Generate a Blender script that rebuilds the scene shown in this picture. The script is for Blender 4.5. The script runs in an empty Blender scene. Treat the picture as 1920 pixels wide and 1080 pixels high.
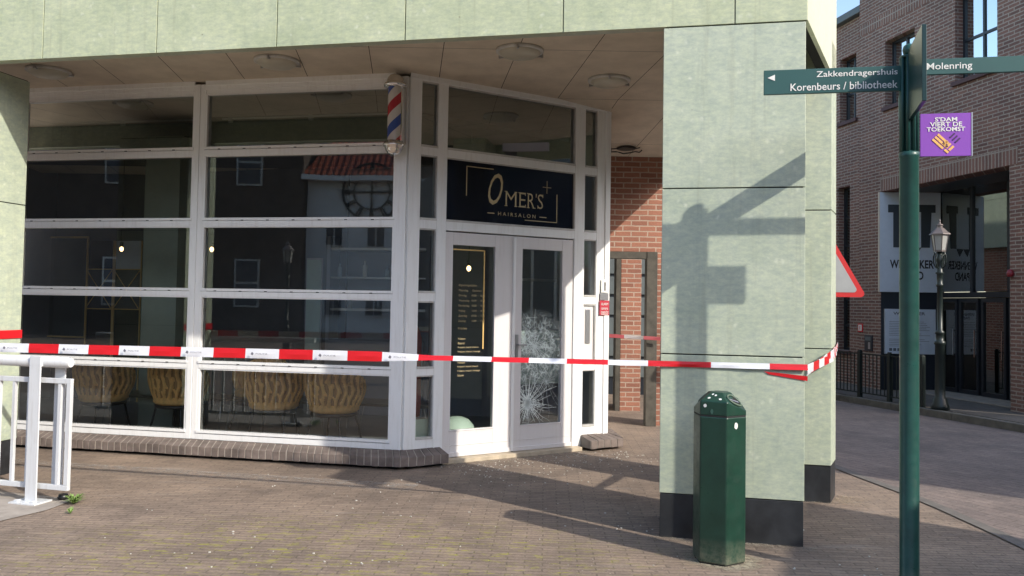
import bpy, bmesh, math, random
from mathutils import Vector, Matrix
random.seed(7)
R = math.radians
sc = bpy.context.scene
COL = sc.collection

# ------------------------------------------------------------------ camera
CAM_H = 1.5
p_, r_ = R(2.10669), R(0.965108)
fw = Vector((0, math.cos(p_), math.sin(p_))); u0 = Vector((0, -math.sin(p_), math.cos(p_))); r0 = Vector((1, 0, 0))
rt = r0*math.cos(r_) + u0*math.sin(r_); up = u0*math.cos(r_) - r0*math.sin(r_)
cd = bpy.data.cameras.new('camera'); cam = bpy.data.objects.new('camera', cd); COL.objects.link(cam)
m = Matrix((rt, up, -fw)).transposed().to_4x4(); m.translation = (0, 0, CAM_H)
cam.matrix_world = m
cd.sensor_width = 36; cd.lens = 1592.28/1920*36
cd.shift_x = (960-940.774)/1920; cd.shift_y = (511.446-540)/1920
cd.clip_start = 0.05; cd.clip_end = 2000
sc.camera = cam
# ------------------------------------------------------------------ world, sun, exposure
SUN_EL = 31.8
to_sun = Vector((0.751*math.cos(R(SUN_EL)), -0.660*math.cos(R(SUN_EL)), math.sin(R(SUN_EL))))
w = bpy.data.worlds.new('World'); sc.world = w; w.use_nodes = True
nt = w.node_tree; nt.nodes.clear()
o = nt.nodes.new('ShaderNodeOutputWorld'); bg = nt.nodes.new('ShaderNodeBackground'); sky = nt.nodes.new('ShaderNodeTexSky')
sky.sky_type = 'NISHITA'; sky.sun_disc = False; sky.sun_elevation = R(SUN_EL)
sky.sun_rotation = math.atan2(to_sun.x, to_sun.y); sky.dust_density = 1.5
bg.inputs[1].default_value = 0.15
nt.links.new(sky.outputs[0], bg.inputs[0]); nt.links.new(bg.outputs[0], o.inputs[0])
sd = bpy.data.lights.new('sun', 'SUN'); sd.energy = 2.15; sd.angle = R(0.6); sd.color = (1, 0.93, 0.82)
sun = bpy.data.objects.new('sun', sd); COL.objects.link(sun)
sun.rotation_euler = to_sun.to_track_quat('Z', 'Y').to_euler(); sun.location = (10, -10, 12)
sc.view_settings.view_transform = 'Standard'; sc.view_settings.look = 'None'
sc.view_settings.exposure = 1.15; sc.view_settings.gamma = 1
sc.render.engine = 'CYCLES'
sc.cycles.max_bounces = 8; sc.cycles.transparent_max_bounces = 16
sc.cycles.caustics_reflective = False; sc.cycles.caustics_refractive = False

# ------------------------------------------------------------------ materials
def _n(nt, t, **k):
    n = nt.nodes.new(t)
    for a, b in k.items(): setattr(n, a, b)
    return n
def newmat(name):
    mt = bpy.data.materials.new(name); mt.use_nodes = True
    return mt, mt.node_tree, mt.node_tree.nodes['Principled BSDF']
def ramp(nt, src, p0, c0, p1, c1):
    r = _n(nt, 'ShaderNodeValToRGB'); e = r.color_ramp.elements
    e[0].position = p0; e[0].color = (*c0, 1) if len(c0) == 3 else c0
    e[1].position = p1; e[1].color = (*c1, 1) if len(c1) == 3 else c1
    nt.links.new(src, r.inputs[0]); return r.outputs[0]
def mixc(nt, fac, a, b, mode='MIX'):
    mx = _n(nt, 'ShaderNodeMix', data_type='RGBA', blend_type=mode)
    for i, v in ((0, fac), (6, a), (7, b)):
        if hasattr(v, 'is_output') or hasattr(v, 'links'): nt.links.new(v, mx.inputs[i])
        else: mx.inputs[i].default_value = v if not isinstance(v, tuple) or len(v) == 4 else (*v, 1)
    return mx.outputs[2]
def noise(nt, vec, scale, detail=4, rough=0.6, dim='3D'):
    n = _n(nt, 'ShaderNodeTexNoise'); n.inputs['Scale'].default_value = scale
    n.inputs['Detail'].default_value = detail; n.inputs['Roughness'].default_value = rough
    nt.links.new(vec, n.inputs['Vector']); return n.outputs['Fac']
def coords(nt, kind='Object', scale=(1, 1, 1), rot=(0, 0, 0), loc=(0, 0, 0)):
    tc = _n(nt, 'ShaderNodeTexCoord'); mp = _n(nt, 'ShaderNodeMapping')
    mp.inputs['Scale'].default_value = scale; mp.inputs['Rotation'].default_value = rot; mp.inputs['Location'].default_value = loc
    nt.links.new(tc.outputs[kind], mp.inputs[0]); return mp.outputs[0]
def bump(nt, h, bs, strength=0.3, dist=0.01):
    b = _n(nt, 'ShaderNodeBump'); b.inputs['Strength'].default_value = strength; b.inputs['Distance'].default_value = dist
    nt.links.new(h, b.inputs['Height']); nt.links.new(b.outputs[0], bs.inputs['Normal'])

def mat(name, col, rough=0.6, metal=0, var=0.15, scale=8, bmp=0.0, coat=0, emis=None, spec=None):
    mt, nt, bs = newmat(name)
    v = coords(nt)
    if var:
        f = noise(nt, v, scale)
        c = ramp(nt, f, 0.3, tuple(x*(1-var) for x in col), 0.7, tuple(min(1, x*(1+var)) for x in col))
        nt.links.new(c, bs.inputs['Base Color'])
        if bmp: bump(nt, noise(nt, v, scale*6), bs, bmp, 0.004)
    else: bs.inputs['Base Color'].default_value = (*col, 1)
    bs.inputs['Roughness'].default_value = rough; bs.inputs['Metallic'].default_value = metal
    if coat: bs.inputs['Coat Weight'].default_value = coat; bs.inputs['Coat Roughness'].default_value = 0.08
    if spec is not None: bs.inputs['Specular IOR Level'].default_value = spec
    if emis: bs.inputs['Emission Color'].default_value = (*emis[0], 1); bs.inputs['Emission Strength'].default_value = emis[1]
    return mt

def stone_mat(name, a, b, speck=(0.72, 0.74, 0.6), cell=1.1):
    mt, nt, bs = newmat(name); v = coords(nt)
    f = noise(nt, v, 2.2, 6, 0.65); c = ramp(nt, f, 0.3, a, 0.72, b)
    f2 = noise(nt, coords(nt, scale=(1, 1, 2.2)), 14, 8, 0.8)
    c = mixc(nt, 0.6, c, ramp(nt, f2, 0.35, (0.34, 0.38, 0.36), 0.68, (0.70, 0.70, 0.52)), 'OVERLAY')
    vo = _n(nt, 'ShaderNodeTexVoronoi'); vo.inputs['Scale'].default_value = 13
    nv = _n(nt, 'ShaderNodeTexNoise'); nv.inputs['Scale'].default_value = 22; nt.links.new(v, nv.inputs[0])
    nt.links.new(mixc(nt, 0.05, v, nv.outputs['Color'], 'ADD'), vo.inputs['Vector'])
    sp = ramp(nt, vo.outputs['Distance'], 0.04, (1, 1, 1), 0.26, (0, 0, 0))
    n3 = ramp(nt, noise(nt, v, 5, 4), 0.46, (0, 0, 0), 0.60, (.5, .5, .5))
    fac = mixc(nt, 1.0, sp, n3, 'MULTIPLY')
    c = mixc(nt, fac, c, speck)
    # weather streaks and grime, running down the slab
    st = noise(nt, coords(nt, scale=(9, 9, 0.5)), 1.6, 5, 0.7)
    c = mixc(nt, ramp(nt, st, 0.55, (0, 0, 0), 0.78, (0.4, 0.4, 0.4)), c, (0.24, 0.24, 0.18))
    dk = _n(nt, 'ShaderNodeTexVoronoi'); dk.inputs['Scale'].default_value = 3.3; nt.links.new(v, dk.inputs['Vector'])
    c = mixc(nt, ramp(nt, dk.outputs['Distance'], 0.012, (0.5, 0.5, 0.5), 0.028, (0, 0, 0)), c, (0.12, 0.1, 0.07))
    nt.links.new(c, bs.inputs['Base Color'])
    bs.inputs['Roughness'].default_value = 0.42; bs.inputs['Specular IOR Level'].default_value = 0.4
    bump(nt, f2, bs, 0.06, 0.004)
    return mt

def brick_mat(name, c1, c2, mortar, bw=0.21, bh=0.0625, ms=0.009, axes='xz', rotz=0, bmp=0.5, rough=0.85, var=0.25, offset=0.5, dark=None, soot=0.35):
    mt, nt, bs = newmat(name)
    tc = _n(nt, 'ShaderNodeTexCoord'); sx = _n(nt, 'ShaderNodeSeparateXYZ'); cx = _n(nt, 'ShaderNodeCombineXYZ')
    nt.links.new(tc.outputs['Object'], sx.inputs[0])
    a = {'x': 0, 'y': 1, 'z': 2}
    if axes == 'xz':   # works on all four sides of a wall
        ad = _n(nt, 'ShaderNodeMath', operation='ADD'); nt.links.new(sx.outputs[0], ad.inputs[0]); nt.links.new(sx.outputs[1], ad.inputs[1])
        nt.links.new(ad.outputs[0], cx.inputs[0]); nt.links.new(sx.outputs[2], cx.inputs[1])
    else:
        nt.links.new(sx.outputs[a[axes[0]]], cx.inputs[0]); nt.links.new(sx.outputs[a[axes[1]]], cx.inputs[1])
    mp = _n(nt, 'ShaderNodeMapping'); mp.inputs['Rotation'].default_value = (0, 0, rotz)
    nt.links.new(cx.outputs[0], mp.inputs[0])
    v = mp.outputs[0]
    wob = _n(nt, 'ShaderNodeTexNoise'); wob.inputs['Scale'].default_value = 9; nt.links.new(v, wob.inputs[0])
    sub = _n(nt, 'ShaderNodeVectorMath', operation='SUBTRACT'); nt.links.new(wob.outputs['Color'], sub.inputs[0]); sub.inputs[1].default_value = (.5, .5, .5)
    scl = _n(nt, 'ShaderNodeVectorMath', operation='SCALE'); nt.links.new(sub.outputs[0], scl.inputs[0]); scl.inputs['Scale'].default_value = 0.012
    adv = _n(nt, 'ShaderNodeVectorMath', operation='ADD'); nt.links.new(v, adv.inputs[0]); nt.links.new(scl.outputs[0], adv.inputs[1])
    b = _n(nt, 'ShaderNodeTexBrick'); b.offset = offset
    b.inputs['Scale'].default_value = 1; b.inputs['Brick Width'].default_value = bw; b.inputs['Row Height'].default_value = bh
    b.inputs['Mortar Size'].default_value = ms; b.inputs['Mortar Smooth'].default_value = 0.3; b.inputs['Bias'].default_value = -0.1
    b.inputs['Color1'].default_value = (*c1, 1); b.inputs['Color2'].default_value = (*c2, 1); b.inputs['Mortar'].default_value = (*mortar, 1)
    nt.links.new(adv.outputs[0], b.inputs['Vector'])
    big = noise(nt, v, 1.1, 5, 0.65); fine = noise(nt, v, 45, 5, 0.7)
    c = mixc(nt, soot, b.outputs['Color'], ramp(nt, big, 0.3, (0.3, 0.3, 0.31), 0.7, (0.7, 0.68, 0.66)), 'OVERLAY')
    c = mixc(nt, var, c, ramp(nt, fine, 0.3, (0.25, 0.25, 0.25), 0.7, (0.75, 0.75, 0.75)), 'OVERLAY')
    mt['c'] = 1
    nt.links.new(c, bs.inputs['Base Color']); bs.inputs['Roughness'].default_value = rough
    inv = _n(nt, 'ShaderNodeMath', operation='MULTIPLY_ADD'); nt.links.new(b.outputs['Fac'], inv.inputs[0]); inv.inputs[1].default_value = -1
    nt.links.new(fine, inv.inputs[2]); bump(nt, inv.outputs[0], bs, bmp, 0.006)
    mt['nodes'] = 0
    return mt, nt, bs, b, v, c

def glass_mat(name, tint=(0.93, 0.97, 0.95), refl=0.042, rough=0.004, dirt=0.012):
    mt = bpy.data.materials.new(name); mt.use_nodes = True; nt = mt.node_tree; nt.nodes.clear()
    o = _n(nt, 'ShaderNodeOutputMaterial'); t = _n(nt, 'ShaderNodeBsdfTransparent'); t.inputs[0].default_value = (*tint, 1)
    g = _n(nt, 'ShaderNodeBsdfGlossy'); g.inputs['Roughness'].default_value = rough; g.inputs[0].default_value = (0.95, 1, 0.98, 1)
    lw = _n(nt, 'ShaderNodeFresnel'); lw.inputs['IOR'].default_value = 1.5
    ma = _n(nt, 'ShaderNodeMath', operation='MULTIPLY_ADD'); nt.links.new(lw.outputs[0], ma.inputs[0]); ma.inputs[1].default_value = 1.3; ma.inputs[2].default_value = refl
    mx = _n(nt, 'ShaderNodeMixShader'); nt.links.new(ma.outputs[0], mx.inputs[0]); nt.links.new(t.outputs[0], mx.inputs[1]); nt.links.new(g.outputs[0], mx.inputs[2])
    v = coords(nt); dn = noise(nt, v, 3, 6, 0.7)
    df = _n(nt, 'ShaderNodeBsdfDiffuse'); df.inputs[0].default_value = (0.6, 0.6, 0.55, 1)
    dm = ramp(nt, dn, 0.35, (0, 0, 0), 0.8, (dirt, dirt, dirt))
    m2 = _n(nt, 'ShaderNodeMixShader'); nt.links.new(dm, m2.inputs[0]); nt.links.new(mx.outputs[0], m2.inputs[1]); nt.links.new(df.outputs[0], m2.inputs[2])
    # very slight waviness of the sheet
    b = _n(nt, 'ShaderNodeBump'); b.inputs['Strength'].default_value = 0.06; b.inputs['Distance'].default_value = 0.01
    nt.links.new(noise(nt, v, 1.3, 1, 0.4), b.inputs['Height']); nt.links.new(b.outputs[0], g.inputs['Normal'])
    nt.links.new(m2.outputs[0], o.inputs[0]); return mt

M = {}
M['stone'] = stone_mat('green_stone', (0.375, 0.415, 0.305), (0.51, 0.535, 0.415))
M['stone_col'] = stone_mat('green_stone_column', (0.375, 0.42, 0.365), (0.48, 0.515, 0.455))
M['plinth'] = mat('black_plinth_stone', (0.022, 0.024, 0.027), 0.45, var=0.5, scale=5, bmp=0.1)
M['joint'] = mat('joint_shadow', (0.02, 0.02, 0.02), 0.9, var=0)
def paint(name, col, dirt, amt=0.35, rough=0.4):
    mt, nt, bs = newmat(name)
    st = noise(nt, coords(nt, scale=(14, 14, 1.2)), 2.0, 6, 0.75); sp = noise(nt, coords(nt), 38, 5, 0.8)
    c = mixc(nt, ramp(nt, st, 0.50, (0, 0, 0), 0.80, (amt,)*3), col, dirt)
    c = mixc(nt, ramp(nt, sp, 0.66, (0, 0, 0), 0.74, (amt,)*3), c, tuple(x*.6 for x in dirt))
    nt.links.new(c, bs.inputs['Base Color']); bs.inputs['Roughness'].default_value = rough
    bump(nt, sp, bs, 0.05, 0.002); return mt
M['white'] = paint('white_frame_paint', (0.86, 0.865, 0.855), (0.50, 0.46, 0.40))
M['door_white'] = paint('white_door_paint', (0.72, 0.69, 0.68), (0.45, 0.40, 0.34), 0.25)
M['bead'] = mat('glazing_bead_paint', (0.55, 0.54, 0.51), 0.45, var=0.15, scale=14)
M['soffit'] = mat('soffit_board', (0.64, 0.56, 0.45), 0.85, var=0.12, scale=3.5, bmp=0.1)
M['glass'] = glass_mat('shop_glass')
M['glass_top'] = glass_mat('transom_light_glass', tint=(0.55, 0.62, 0.58), refl=0.24)
M['glass_dark'] = glass_mat('office_glass', tint=(0.78, 0.82, 0.82), refl=0.16, dirt=0.01)
M['glass_sky'] = glass_mat('upper_window_glass', tint=(0.3, 0.33, 0.36), refl=0.62, dirt=0.01)
M['gold'] = mat('gold_trim', (0.70, 0.47, 0.17), 0.35, metal=0.0, var=0)
M['goldtext'] = mat('gold_lettering', (0.50, 0.40, 0.22), 0.5, var=0)
M['navy'] = mat('navy_foil', (0.003, 0.005, 0.014), 0.12, var=0.1, spec=0.4)
M['dark'] = mat('dark_interior_paint', (0.085, 0.088, 0.10), 0.7, var=0.2, scale=2)
M['ingrey'] = mat('grey_interior_wall', (0.22, 0.225, 0.25), 0.8, var=0.1, scale=2)
M['insage'] = mat('sage_interior_wall', (0.26, 0.29, 0.24), 0.8, var=0.1, scale=2)
M['infloor'] = mat('interior_floor', (0.20, 0.19, 0.18), 0.3, var=0.15, scale=3)
M['mustard'] = mat('mustard_weave', (0.80, 0.45, 0.14), 0.8, var=0.18, scale=25, bmp=0.2)
M['weavegap'] = mat('weave_shadow_gap', (0.38, 0.20, 0.065), 0.9, var=0.1)
M['black'] = mat('black_metal', (0.012, 0.012, 0.013), 0.35, var=0)
M['chrome'] = mat('chrome', (0.75, 0.73, 0.70), 0.12, metal=1, var=0)
M['steel'] = mat('brushed_steel', (0.45, 0.45, 0.46), 0.35, metal=0.8, var=0)
M['red'] = mat('tape_red', (0.62, 0.012, 0.018), 0.35, var=0.05)
M['tapewhite'] = mat('tape_white', (0.72, 0.73, 0.76), 0.35, var=0.04)
M['ink'] = mat('black_print', (0.02, 0.02, 0.025), 0.5, var=0)
def worn(name, col, dust, rough, zdirt=0.25, chips=True):
    mt, nt, bs = newmat(name); v = coords(nt)
    c = ramp(nt, noise(nt, v, 5, 5, .7), .3, tuple(x*.75 for x in col), .7, tuple(x*1.3 for x in col))
    sx = _n(nt, 'ShaderNodeSeparateXYZ'); nt.links.new(v, sx.inputs[0])
    low = ramp(nt, sx.outputs[2], 0.0, (1, 1, 1), zdirt, (0, 0, 0))
    c = mixc(nt, mixc(nt, 1.0, low, ramp(nt, noise(nt, v, 24, 6, .8), .35, (0, 0, 0), .65, (.75, .75, .75)), 'MULTIPLY'), c, dust)
    sc1 = noise(nt, coords(nt, scale=(1, 1, 7), rot=(.3, .2, 0)), 16, 7, .85)
    c = mixc(nt, ramp(nt, sc1, .66, (0, 0, 0), .72, (.5, .5, .5)), c, tuple(min(1, x*2.4+.05) for x in col))
    nt.links.new(c, bs.inputs['Base Color'])
    nt.links.new(ramp(nt, noise(nt, v, 11, 6, .8), .3, (rough*.7,)*3, .7, (rough*1.6,)*3), bs.inputs['Roughness'])
    bump(nt, noise(nt, v, 3.5, 3, .6), bs, 0.12, 0.01); return mt
M['bingreen'] = worn('bin_green_paint', (0.010, 0.042, 0.027), (0.22, 0.21, 0.15), 0.33, 0.16)
M['signgreen'] = worn('signpost_green_paint', (0.013, 0.062, 0.050), (0.15, 0.16, 0.12), 0.33, 0.12)
M['signface'] = mat('sign_face_green', (0.022, 0.085, 0.078), 0.45, var=0.05)
M['signgloss'] = mat('sign_gloss_green', (0.010, 0.038, 0.036), 0.30, var=0.05, coat=0.0)
M['lettering'] = mat('white_lettering', (0.74, 0.74, 0.70), 0.6, var=0)
M['purple'] = mat('purple_print', (0.24, 0.06, 0.44), 0.5, var=0.03)
M['orange'] = mat('orange_print', (0.83, 0.47, 0.14), 0.5, var=0)
M['darkpurple'] = mat('dark_purple_print', (0.055, 0.015, 0.09), 0.5, var=0)
M['rail'] = paint('railing_white_paint', (0.62, 0.64, 0.655), (0.28, 0.22, 0.17), 0.4, 0.35)
M['lampgreen'] = mat('lamp_black_green', (0.012, 0.02, 0.018), 0.4, var=0.1)
M['copper'] = mat('lantern_roof', (0.17, 0.145, 0.14), 0.5, metal=0.3, var=0.1)
M['opal'] = mat('frosted_lantern_glass', (0.36, 0.36, 0.34), 0.3, var=0.03)
M['cream'] = mat('ceiling_lamp_glass', (0.52, 0.49, 0.40), 0.3, var=0.08)
M['asphalt'] = mat('dark_strip', (0.15, 0.135, 0.12), 0.9, var=0.2, scale=10, bmp=0.3)
M['concrete'] = mat('concrete_slab', (0.33, 0.29, 0.25), 0.9, var=0.2, scale=7, bmp=0.3)
M['threshold'] = mat('door_threshold_stone', (0.50, 0.42, 0.31), 0.8, var=0.2, scale=9)
M['leaf'] = mat('weed_leaf', (0.19, 0.30, 0.075), 0.6, var=0.3, scale=30)
M['coat'] = mat('red_coat_cloth', (0.38, 0.10, 0.085), 0.9, var=0.15)
M['framegrey'] = mat('dark_grey_frame', (0.017, 0.022, 0.03), 0.4, var=0.05)
M['panelgrey'] = mat('pale_grey_panel', (0.55, 0.61, 0.68), 0.35, var=0.04)
M['tan'] = mat('tan_column', (0.62, 0.44, 0.25), 0.8, var=0.2, scale=14)
M['timber'] = mat('weathered_steel_post', (0.075, 0.068, 0.055), 0.8, var=0.3, scale=10)
M['crack'] = mat('cracked_glass', (0.88, 0.95, 0.92), 0.4, var=0)
M['bulb'] = mat('warm_bulb', (1, .8, .5), 0.5, var=0, emis=((1, 0.66, 0.3), 2.2))
M['roofred'] = None
M['render'] = mat('white_render', (0.85, 0.85, 0.86), 0.9, var=0.05, scale=1)
M['lead'] = mat('lead_grey', (0.11, 0.13, 0.135), 0.6, var=0.1)
M['palegreen'] = mat('pale_green_glaze', (0.5, 0.62, 0.54), 0.3, var=0.05)
M['spill'] = mat('sand_spill', (0.40, 0.35, 0.25), 0.95, var=0.25, scale=20)
M['bottle'] = mat('bottle_plastic', (0.35, 0.42, 0.5), 0.2, var=0)

M['brick_orange'] = brick_mat('orange_brick', (0.33, 0.145, 0.095), (0.235, 0.10, 0.068), (0.40, 0.31, 0.245), bh=0.068)[0]
M['brick_purple'] = brick_mat('purple_brick', (0.235, 0.12, 0.092), (0.145, 0.08, 0.065), (0.34, 0.285, 0.24), bw=0.21, bh=0.056, ms=0.010, var=0.5)[0]
M['brick_dark'] = brick_mat('dark_brown_brick', (0.10, 0.072, 0.055), (0.075, 0.055, 0.045), (0.12, 0.10, 0.09))[0]
M['soldier'] = brick_mat('soldier_course_brick', (0.235, 0.12, 0.092), (0.155, 0.085, 0.068), (0.34, 0.285, 0.24), bw=0.068, bh=0.24, ms=0.012, offset=0)[0]

# red pan tiles seen in the window reflections
mt, nt, bs = newmat('red_pantiles'); v = coords(nt)
wv = _n(nt, 'ShaderNodeTexWave'); wv.inputs['Scale'].default_value = 1.3; nt.links.new(v, wv.inputs[0])
wv2 = _n(nt, 'ShaderNodeTexWave', bands_direction='Z'); wv2.inputs['Scale'].default_value = 1.3; nt.links.new(v, wv2.inputs[0])
c = ramp(nt, wv.outputs['Fac'], 0.1, (0.10, 0.02, 0.015), 0.7, (0.50, 0.13, 0.07))
c = mixc(nt, 0.5, c, ramp(nt, wv2.outputs['Fac'], 0.0, (0.1, 0.1, 0.1), 0.35, (0.9, 0.9, 0.9)), 'MULTIPLY')
nt.links.new(c, bs.inputs['Base Color']); M['roofred'] = mt

# clinker pavement with moss and wear
def paving(name, c1, c2, mortar, rotz, moss=True, bw=0.205, bh=0.052):
    mt, nt, bs, b, v, c = brick_mat(name, c1, c2, mortar, bw=bw, bh=bh, ms=0.0055, axes='xy', rotz=rotz, bmp=0.45, var=0.5, soot=0.55)
    tc = coords(nt)
    n1 = ramp(nt, noise(nt, tc, 3.2, 7, 0.75), 0.52, (0, 0, 0), 0.72, (0.5, 0.5, 0.5))
    c = mixc(nt, n1, c, tuple(x*1.5 for x in c1))
    # pale salt streaks
    st = noise(nt, coords(nt, scale=(0.55, 3.5, 1), rot=(0, 0, R(8))), 1.6, 6, 0.7)
    c = mixc(nt, ramp(nt, st, 0.60, (0, 0, 0), 0.76, (0.45, 0.45, 0.45)), c, (0.42, 0.38, 0.35))
    # little pale crumbs
    vo = _n(nt, 'ShaderNodeTexVoronoi'); vo.inputs['Scale'].default_value = 16; nt.links.new(tc, vo.inputs['Vector'])
    cr = mixc(nt, 1.0, ramp(nt, vo.outputs['Distance'], 0.05, (1, 1, 1), 0.10, (0, 0, 0)), ramp(nt, noise(nt, tc, 2.3, 2), 0.5, (0, 0, 0), 0.6, (1, 1, 1)), 'MULTIPLY')
    c = mixc(nt, cr, c, (0.50, 0.45, 0.38))
    vo2 = _n(nt, 'ShaderNodeTexVoronoi'); vo2.inputs['Scale'].default_value = 34; nt.links.new(tc, vo2.inputs['Vector'])
    cr2 = mixc(nt, 1.0, ramp(nt, vo2.outputs['Distance'], 0.08, (.8, .8, .8), 0.16, (0, 0, 0)), ramp(nt, noise(nt, tc, 1.7, 5), 0.45, (0, 0, 0), 0.6, (1, 1, 1)), 'MULTIPLY')
    c = mixc(nt, cr2, c, (0.42, 0.36, 0.28))
    c = mixc(nt, 0.55, c, ramp(nt, noise(nt, tc, 0.9, 8, 0.72), 0.32, (0.30, 0.30, 0.31), 0.68, (0.72, 0.71, 0.68)), 'OVERLAY')
    vo3 = _n(nt, 'ShaderNodeTexVoronoi'); vo3.inputs['Scale'].default_value = 5.5; nt.links.new(tc, vo3.inputs['Vector'])
    c = mixc(nt, ramp(nt, vo3.outputs['Distance'], 0.05, (.6, .6, .6), 0.09, (0, 0, 0)), c, (0.09, 0.075, 0.065))
    if moss:
        gr = _n(nt, 'ShaderNodeTexGradient', gradient_type='SPHERICAL')
        nt.links.new(coords(nt, scale=(0.40, 0.75, 1), loc=(0.40*1.0, -0.75*5.0, 0)), gr.inputs[0])
        mn = noise(nt, coords(nt, scale=(1.0, 2.6, 1), rot=(0, 0, R(4))), 7, 6, 0.75)
        mfac = mixc(nt, 1.0, ramp(nt, mn, 0.53, (0, 0, 0), 0.60, (1, 1, 1)), ramp(nt, gr.outputs[0], 0.1, (0, 0, 0), 0.5, (1, 1, 1)), 'MULTIPLY')
        mfac = mixc(nt, 1.0, mfac, ramp(nt, b.outputs['Fac'], 0.0, (0.45, 0.45, 0.45), 0.6, (1, 1, 1)), 'MULTIPLY')
        c = mixc(nt, mfac, c, (0.33, 0.31, 0.05))
    nt.links.new(c, bs.inputs['Base Color'])
    return mt
M['pave'] = paving('clinker_paving', (0.258, 0.198, 0.152), (0.2, 0.153, 0.119), (0.15, 0.117, 0.09), R(3))
M['road'] = paving('road_clinkers', (0.215, 0.172, 0.152), (0.175, 0.142, 0.128), (0.125, 0.102, 0.09), R(62), moss=False, bw=0.205, bh=0.10)
M['ledgebrick'] = mat('ledge_brick', (0.165, 0.132, 0.115), 0.85, var=0.35, scale=7, bmp=0.5)

# ------------------------------------------------------------------ mesh helpers
class MB:
    def __init__(s): s.v = []; s.f = []; s.mi = []; s.cur = 0; s.sm = []
    def add(s, vs, fs, smooth=False):
        k = len(s.v); s.v += [tuple(v) for v in vs]
        for f in fs: s.f.append([i+k for i in f]); s.mi.append(s.cur); s.sm.append(smooth)
        return s
    def mat(s, i): s.cur = i; return s
    def box(s, x0, x1, y0, y1, z0, z1):
        return s.add([(x, y, z) for z in (z0, z1) for y in (y0, y1) for x in (x0, x1)],
            [(0, 2, 3, 1), (4, 5, 7, 6), (0, 1, 5, 4), (2, 6, 7, 3), (0, 4, 6, 2), (1, 3, 7, 5)])
    def obox(s, c, a, hx, hy, z0, z1):     # box turned by angle a about its centre
        ca, sa = math.cos(a), math.sin(a)
        P = lambda x, y, z: (c[0]+x*ca-y*sa, c[1]+x*sa+y*ca, z)
        return s.add([P(x, y, z) for z in (z0, z1) for y in (-hy, hy) for x in (-hx, hx)],
            [(0, 2, 3, 1), (4, 5, 7, 6), (0, 1, 5, 4), (2, 6, 7, 3), (0, 4, 6, 2), (1, 3, 7, 5)])
    def prism(s, poly, z0, z1):            # poly counter-clockwise in xy
        n = len(poly)
        return s.add([(x, y, z0) for x, y in poly]+[(x, y, z1) for x, y in poly],
            [tuple(range(n-1, -1, -1)), tuple(range(n, 2*n))]+[(i, (i+1) % n, n+(i+1) % n, n+i) for i in range(n)])
    def prism_xz(s, poly, y0, y1):
        n = len(poly)
        return s.add([(x, y0, z) for x, z in poly]+[(x, y1, z) for x, z in poly],
            [tuple(range(n)), tuple(range(2*n-1, n-1, -1))]+[(i, n+i, n+(i+1) % n, (i+1) % n) for i in range(n)])
    def quad(s, *p): return s.add(p, [tuple(range(len(p)))])
    def lathe(s, prof, seg=24, c=(0, 0), smooth=True, a0=0):
        n = len(prof); vs = []
        for i in range(seg):
            a = a0+2*math.pi*i/seg
            for r, z in prof: vs.append((c[0]+r*math.cos(a), c[1]+r*math.sin(a), z))
        fs = []
        for i in range(seg):
            j = (i+1) % seg
            for k in range(n-1): fs.append((i*n+k, j*n+k, j*n+k+1, i*n+k+1))
        s.add(vs, fs, smooth)
        s.add([vs[i*n] for i in range(seg)], [tuple(range(seg-1, -1, -1))]); s.add([vs[i*n+n-1] for i in range(seg)], [tuple(range(seg))])
        return s
    def tube(s, pts, r, seg=10, smooth=True):
        pts = [Vector(p) for p in pts]; rings = []
        for i, p in enumerate(pts):
            d = (pts[min(i+1, len(pts)-1)]-pts[max(i-1, 0)]).normalized()
            h = Vector((0, 0, 1)) if abs(d.z) < 0.9 else Vector((1, 0, 0))
            a = d.cross(h).normalized(); b = a.cross(d)
            rr = r[i] if isinstance(r, (list, tuple)) else r
            rings.append([p+(a*math.cos(2*math.pi*k/seg)+b*math.sin(2*math.pi*k/seg))*rr for k in range(seg)])
        vs = [q for g in rings for q in g]; fs = []
        for i in range(len(pts)-1):
            for k in range(seg):
                l = (k+1) % seg; fs.append((i*seg+k, i*seg+l, (i+1)*seg+l, (i+1)*seg+k))
        s.add(vs, fs, smooth); s.add(rings[0], [tuple(range(seg))]); s.add(rings[-1], [tuple(range(seg-1, -1, -1))])
        return s
    def build(s, name, mats, parent=None, loc=(0, 0, 0), rot=0, bevel=0, label=None):
        me = bpy.data.meshes.new(name); me.from_pydata(s.v, [], s.f)
        for x in (mats if isinstance(mats, (list, tuple)) else [mats]): me.materials.append(x)
        me.polygons.foreach_set('material_index', s.mi); me.polygons.foreach_set('use_smooth', s.sm)
        me.update()
        bm = bmesh.new(); bm.from_mesh(me); bmesh.ops.recalc_face_normals(bm, faces=bm.faces); bm.to_mesh(me); bm.free()
        ob = bpy.data.objects.new(name, me); COL.objects.link(ob)
        ob.location = loc; ob.rotation_euler = (0, 0, rot)
        if parent: ob.parent = parent
        if bevel:
            b = ob.modifiers.new('bevel', 'BEVEL'); b.width = bevel; b.segments = 2; b.limit_method = 'ANGLE'; b.angle_limit = R(40)
        if label: ob['label'] = label
        return ob
def tag(o, label=None, cat=None, group=None, kind=None):
    if label: o['label'] = label
    if cat: o['category'] = cat
    if group: o['group'] = group
    if kind: o['kind'] = kind
    return o
def empty(name, loc, rot, label, cat, group=None):
    e = bpy.data.objects.new(name, None); COL.objects.link(e); e.location = loc; e.rotation_euler = (0, 0, rot); e.empty_display_size = 0.2
    return tag(e, label, cat, group)
def part(name, mats, parent, mb, **k): return mb.build(name, mats, parent, **k)
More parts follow.
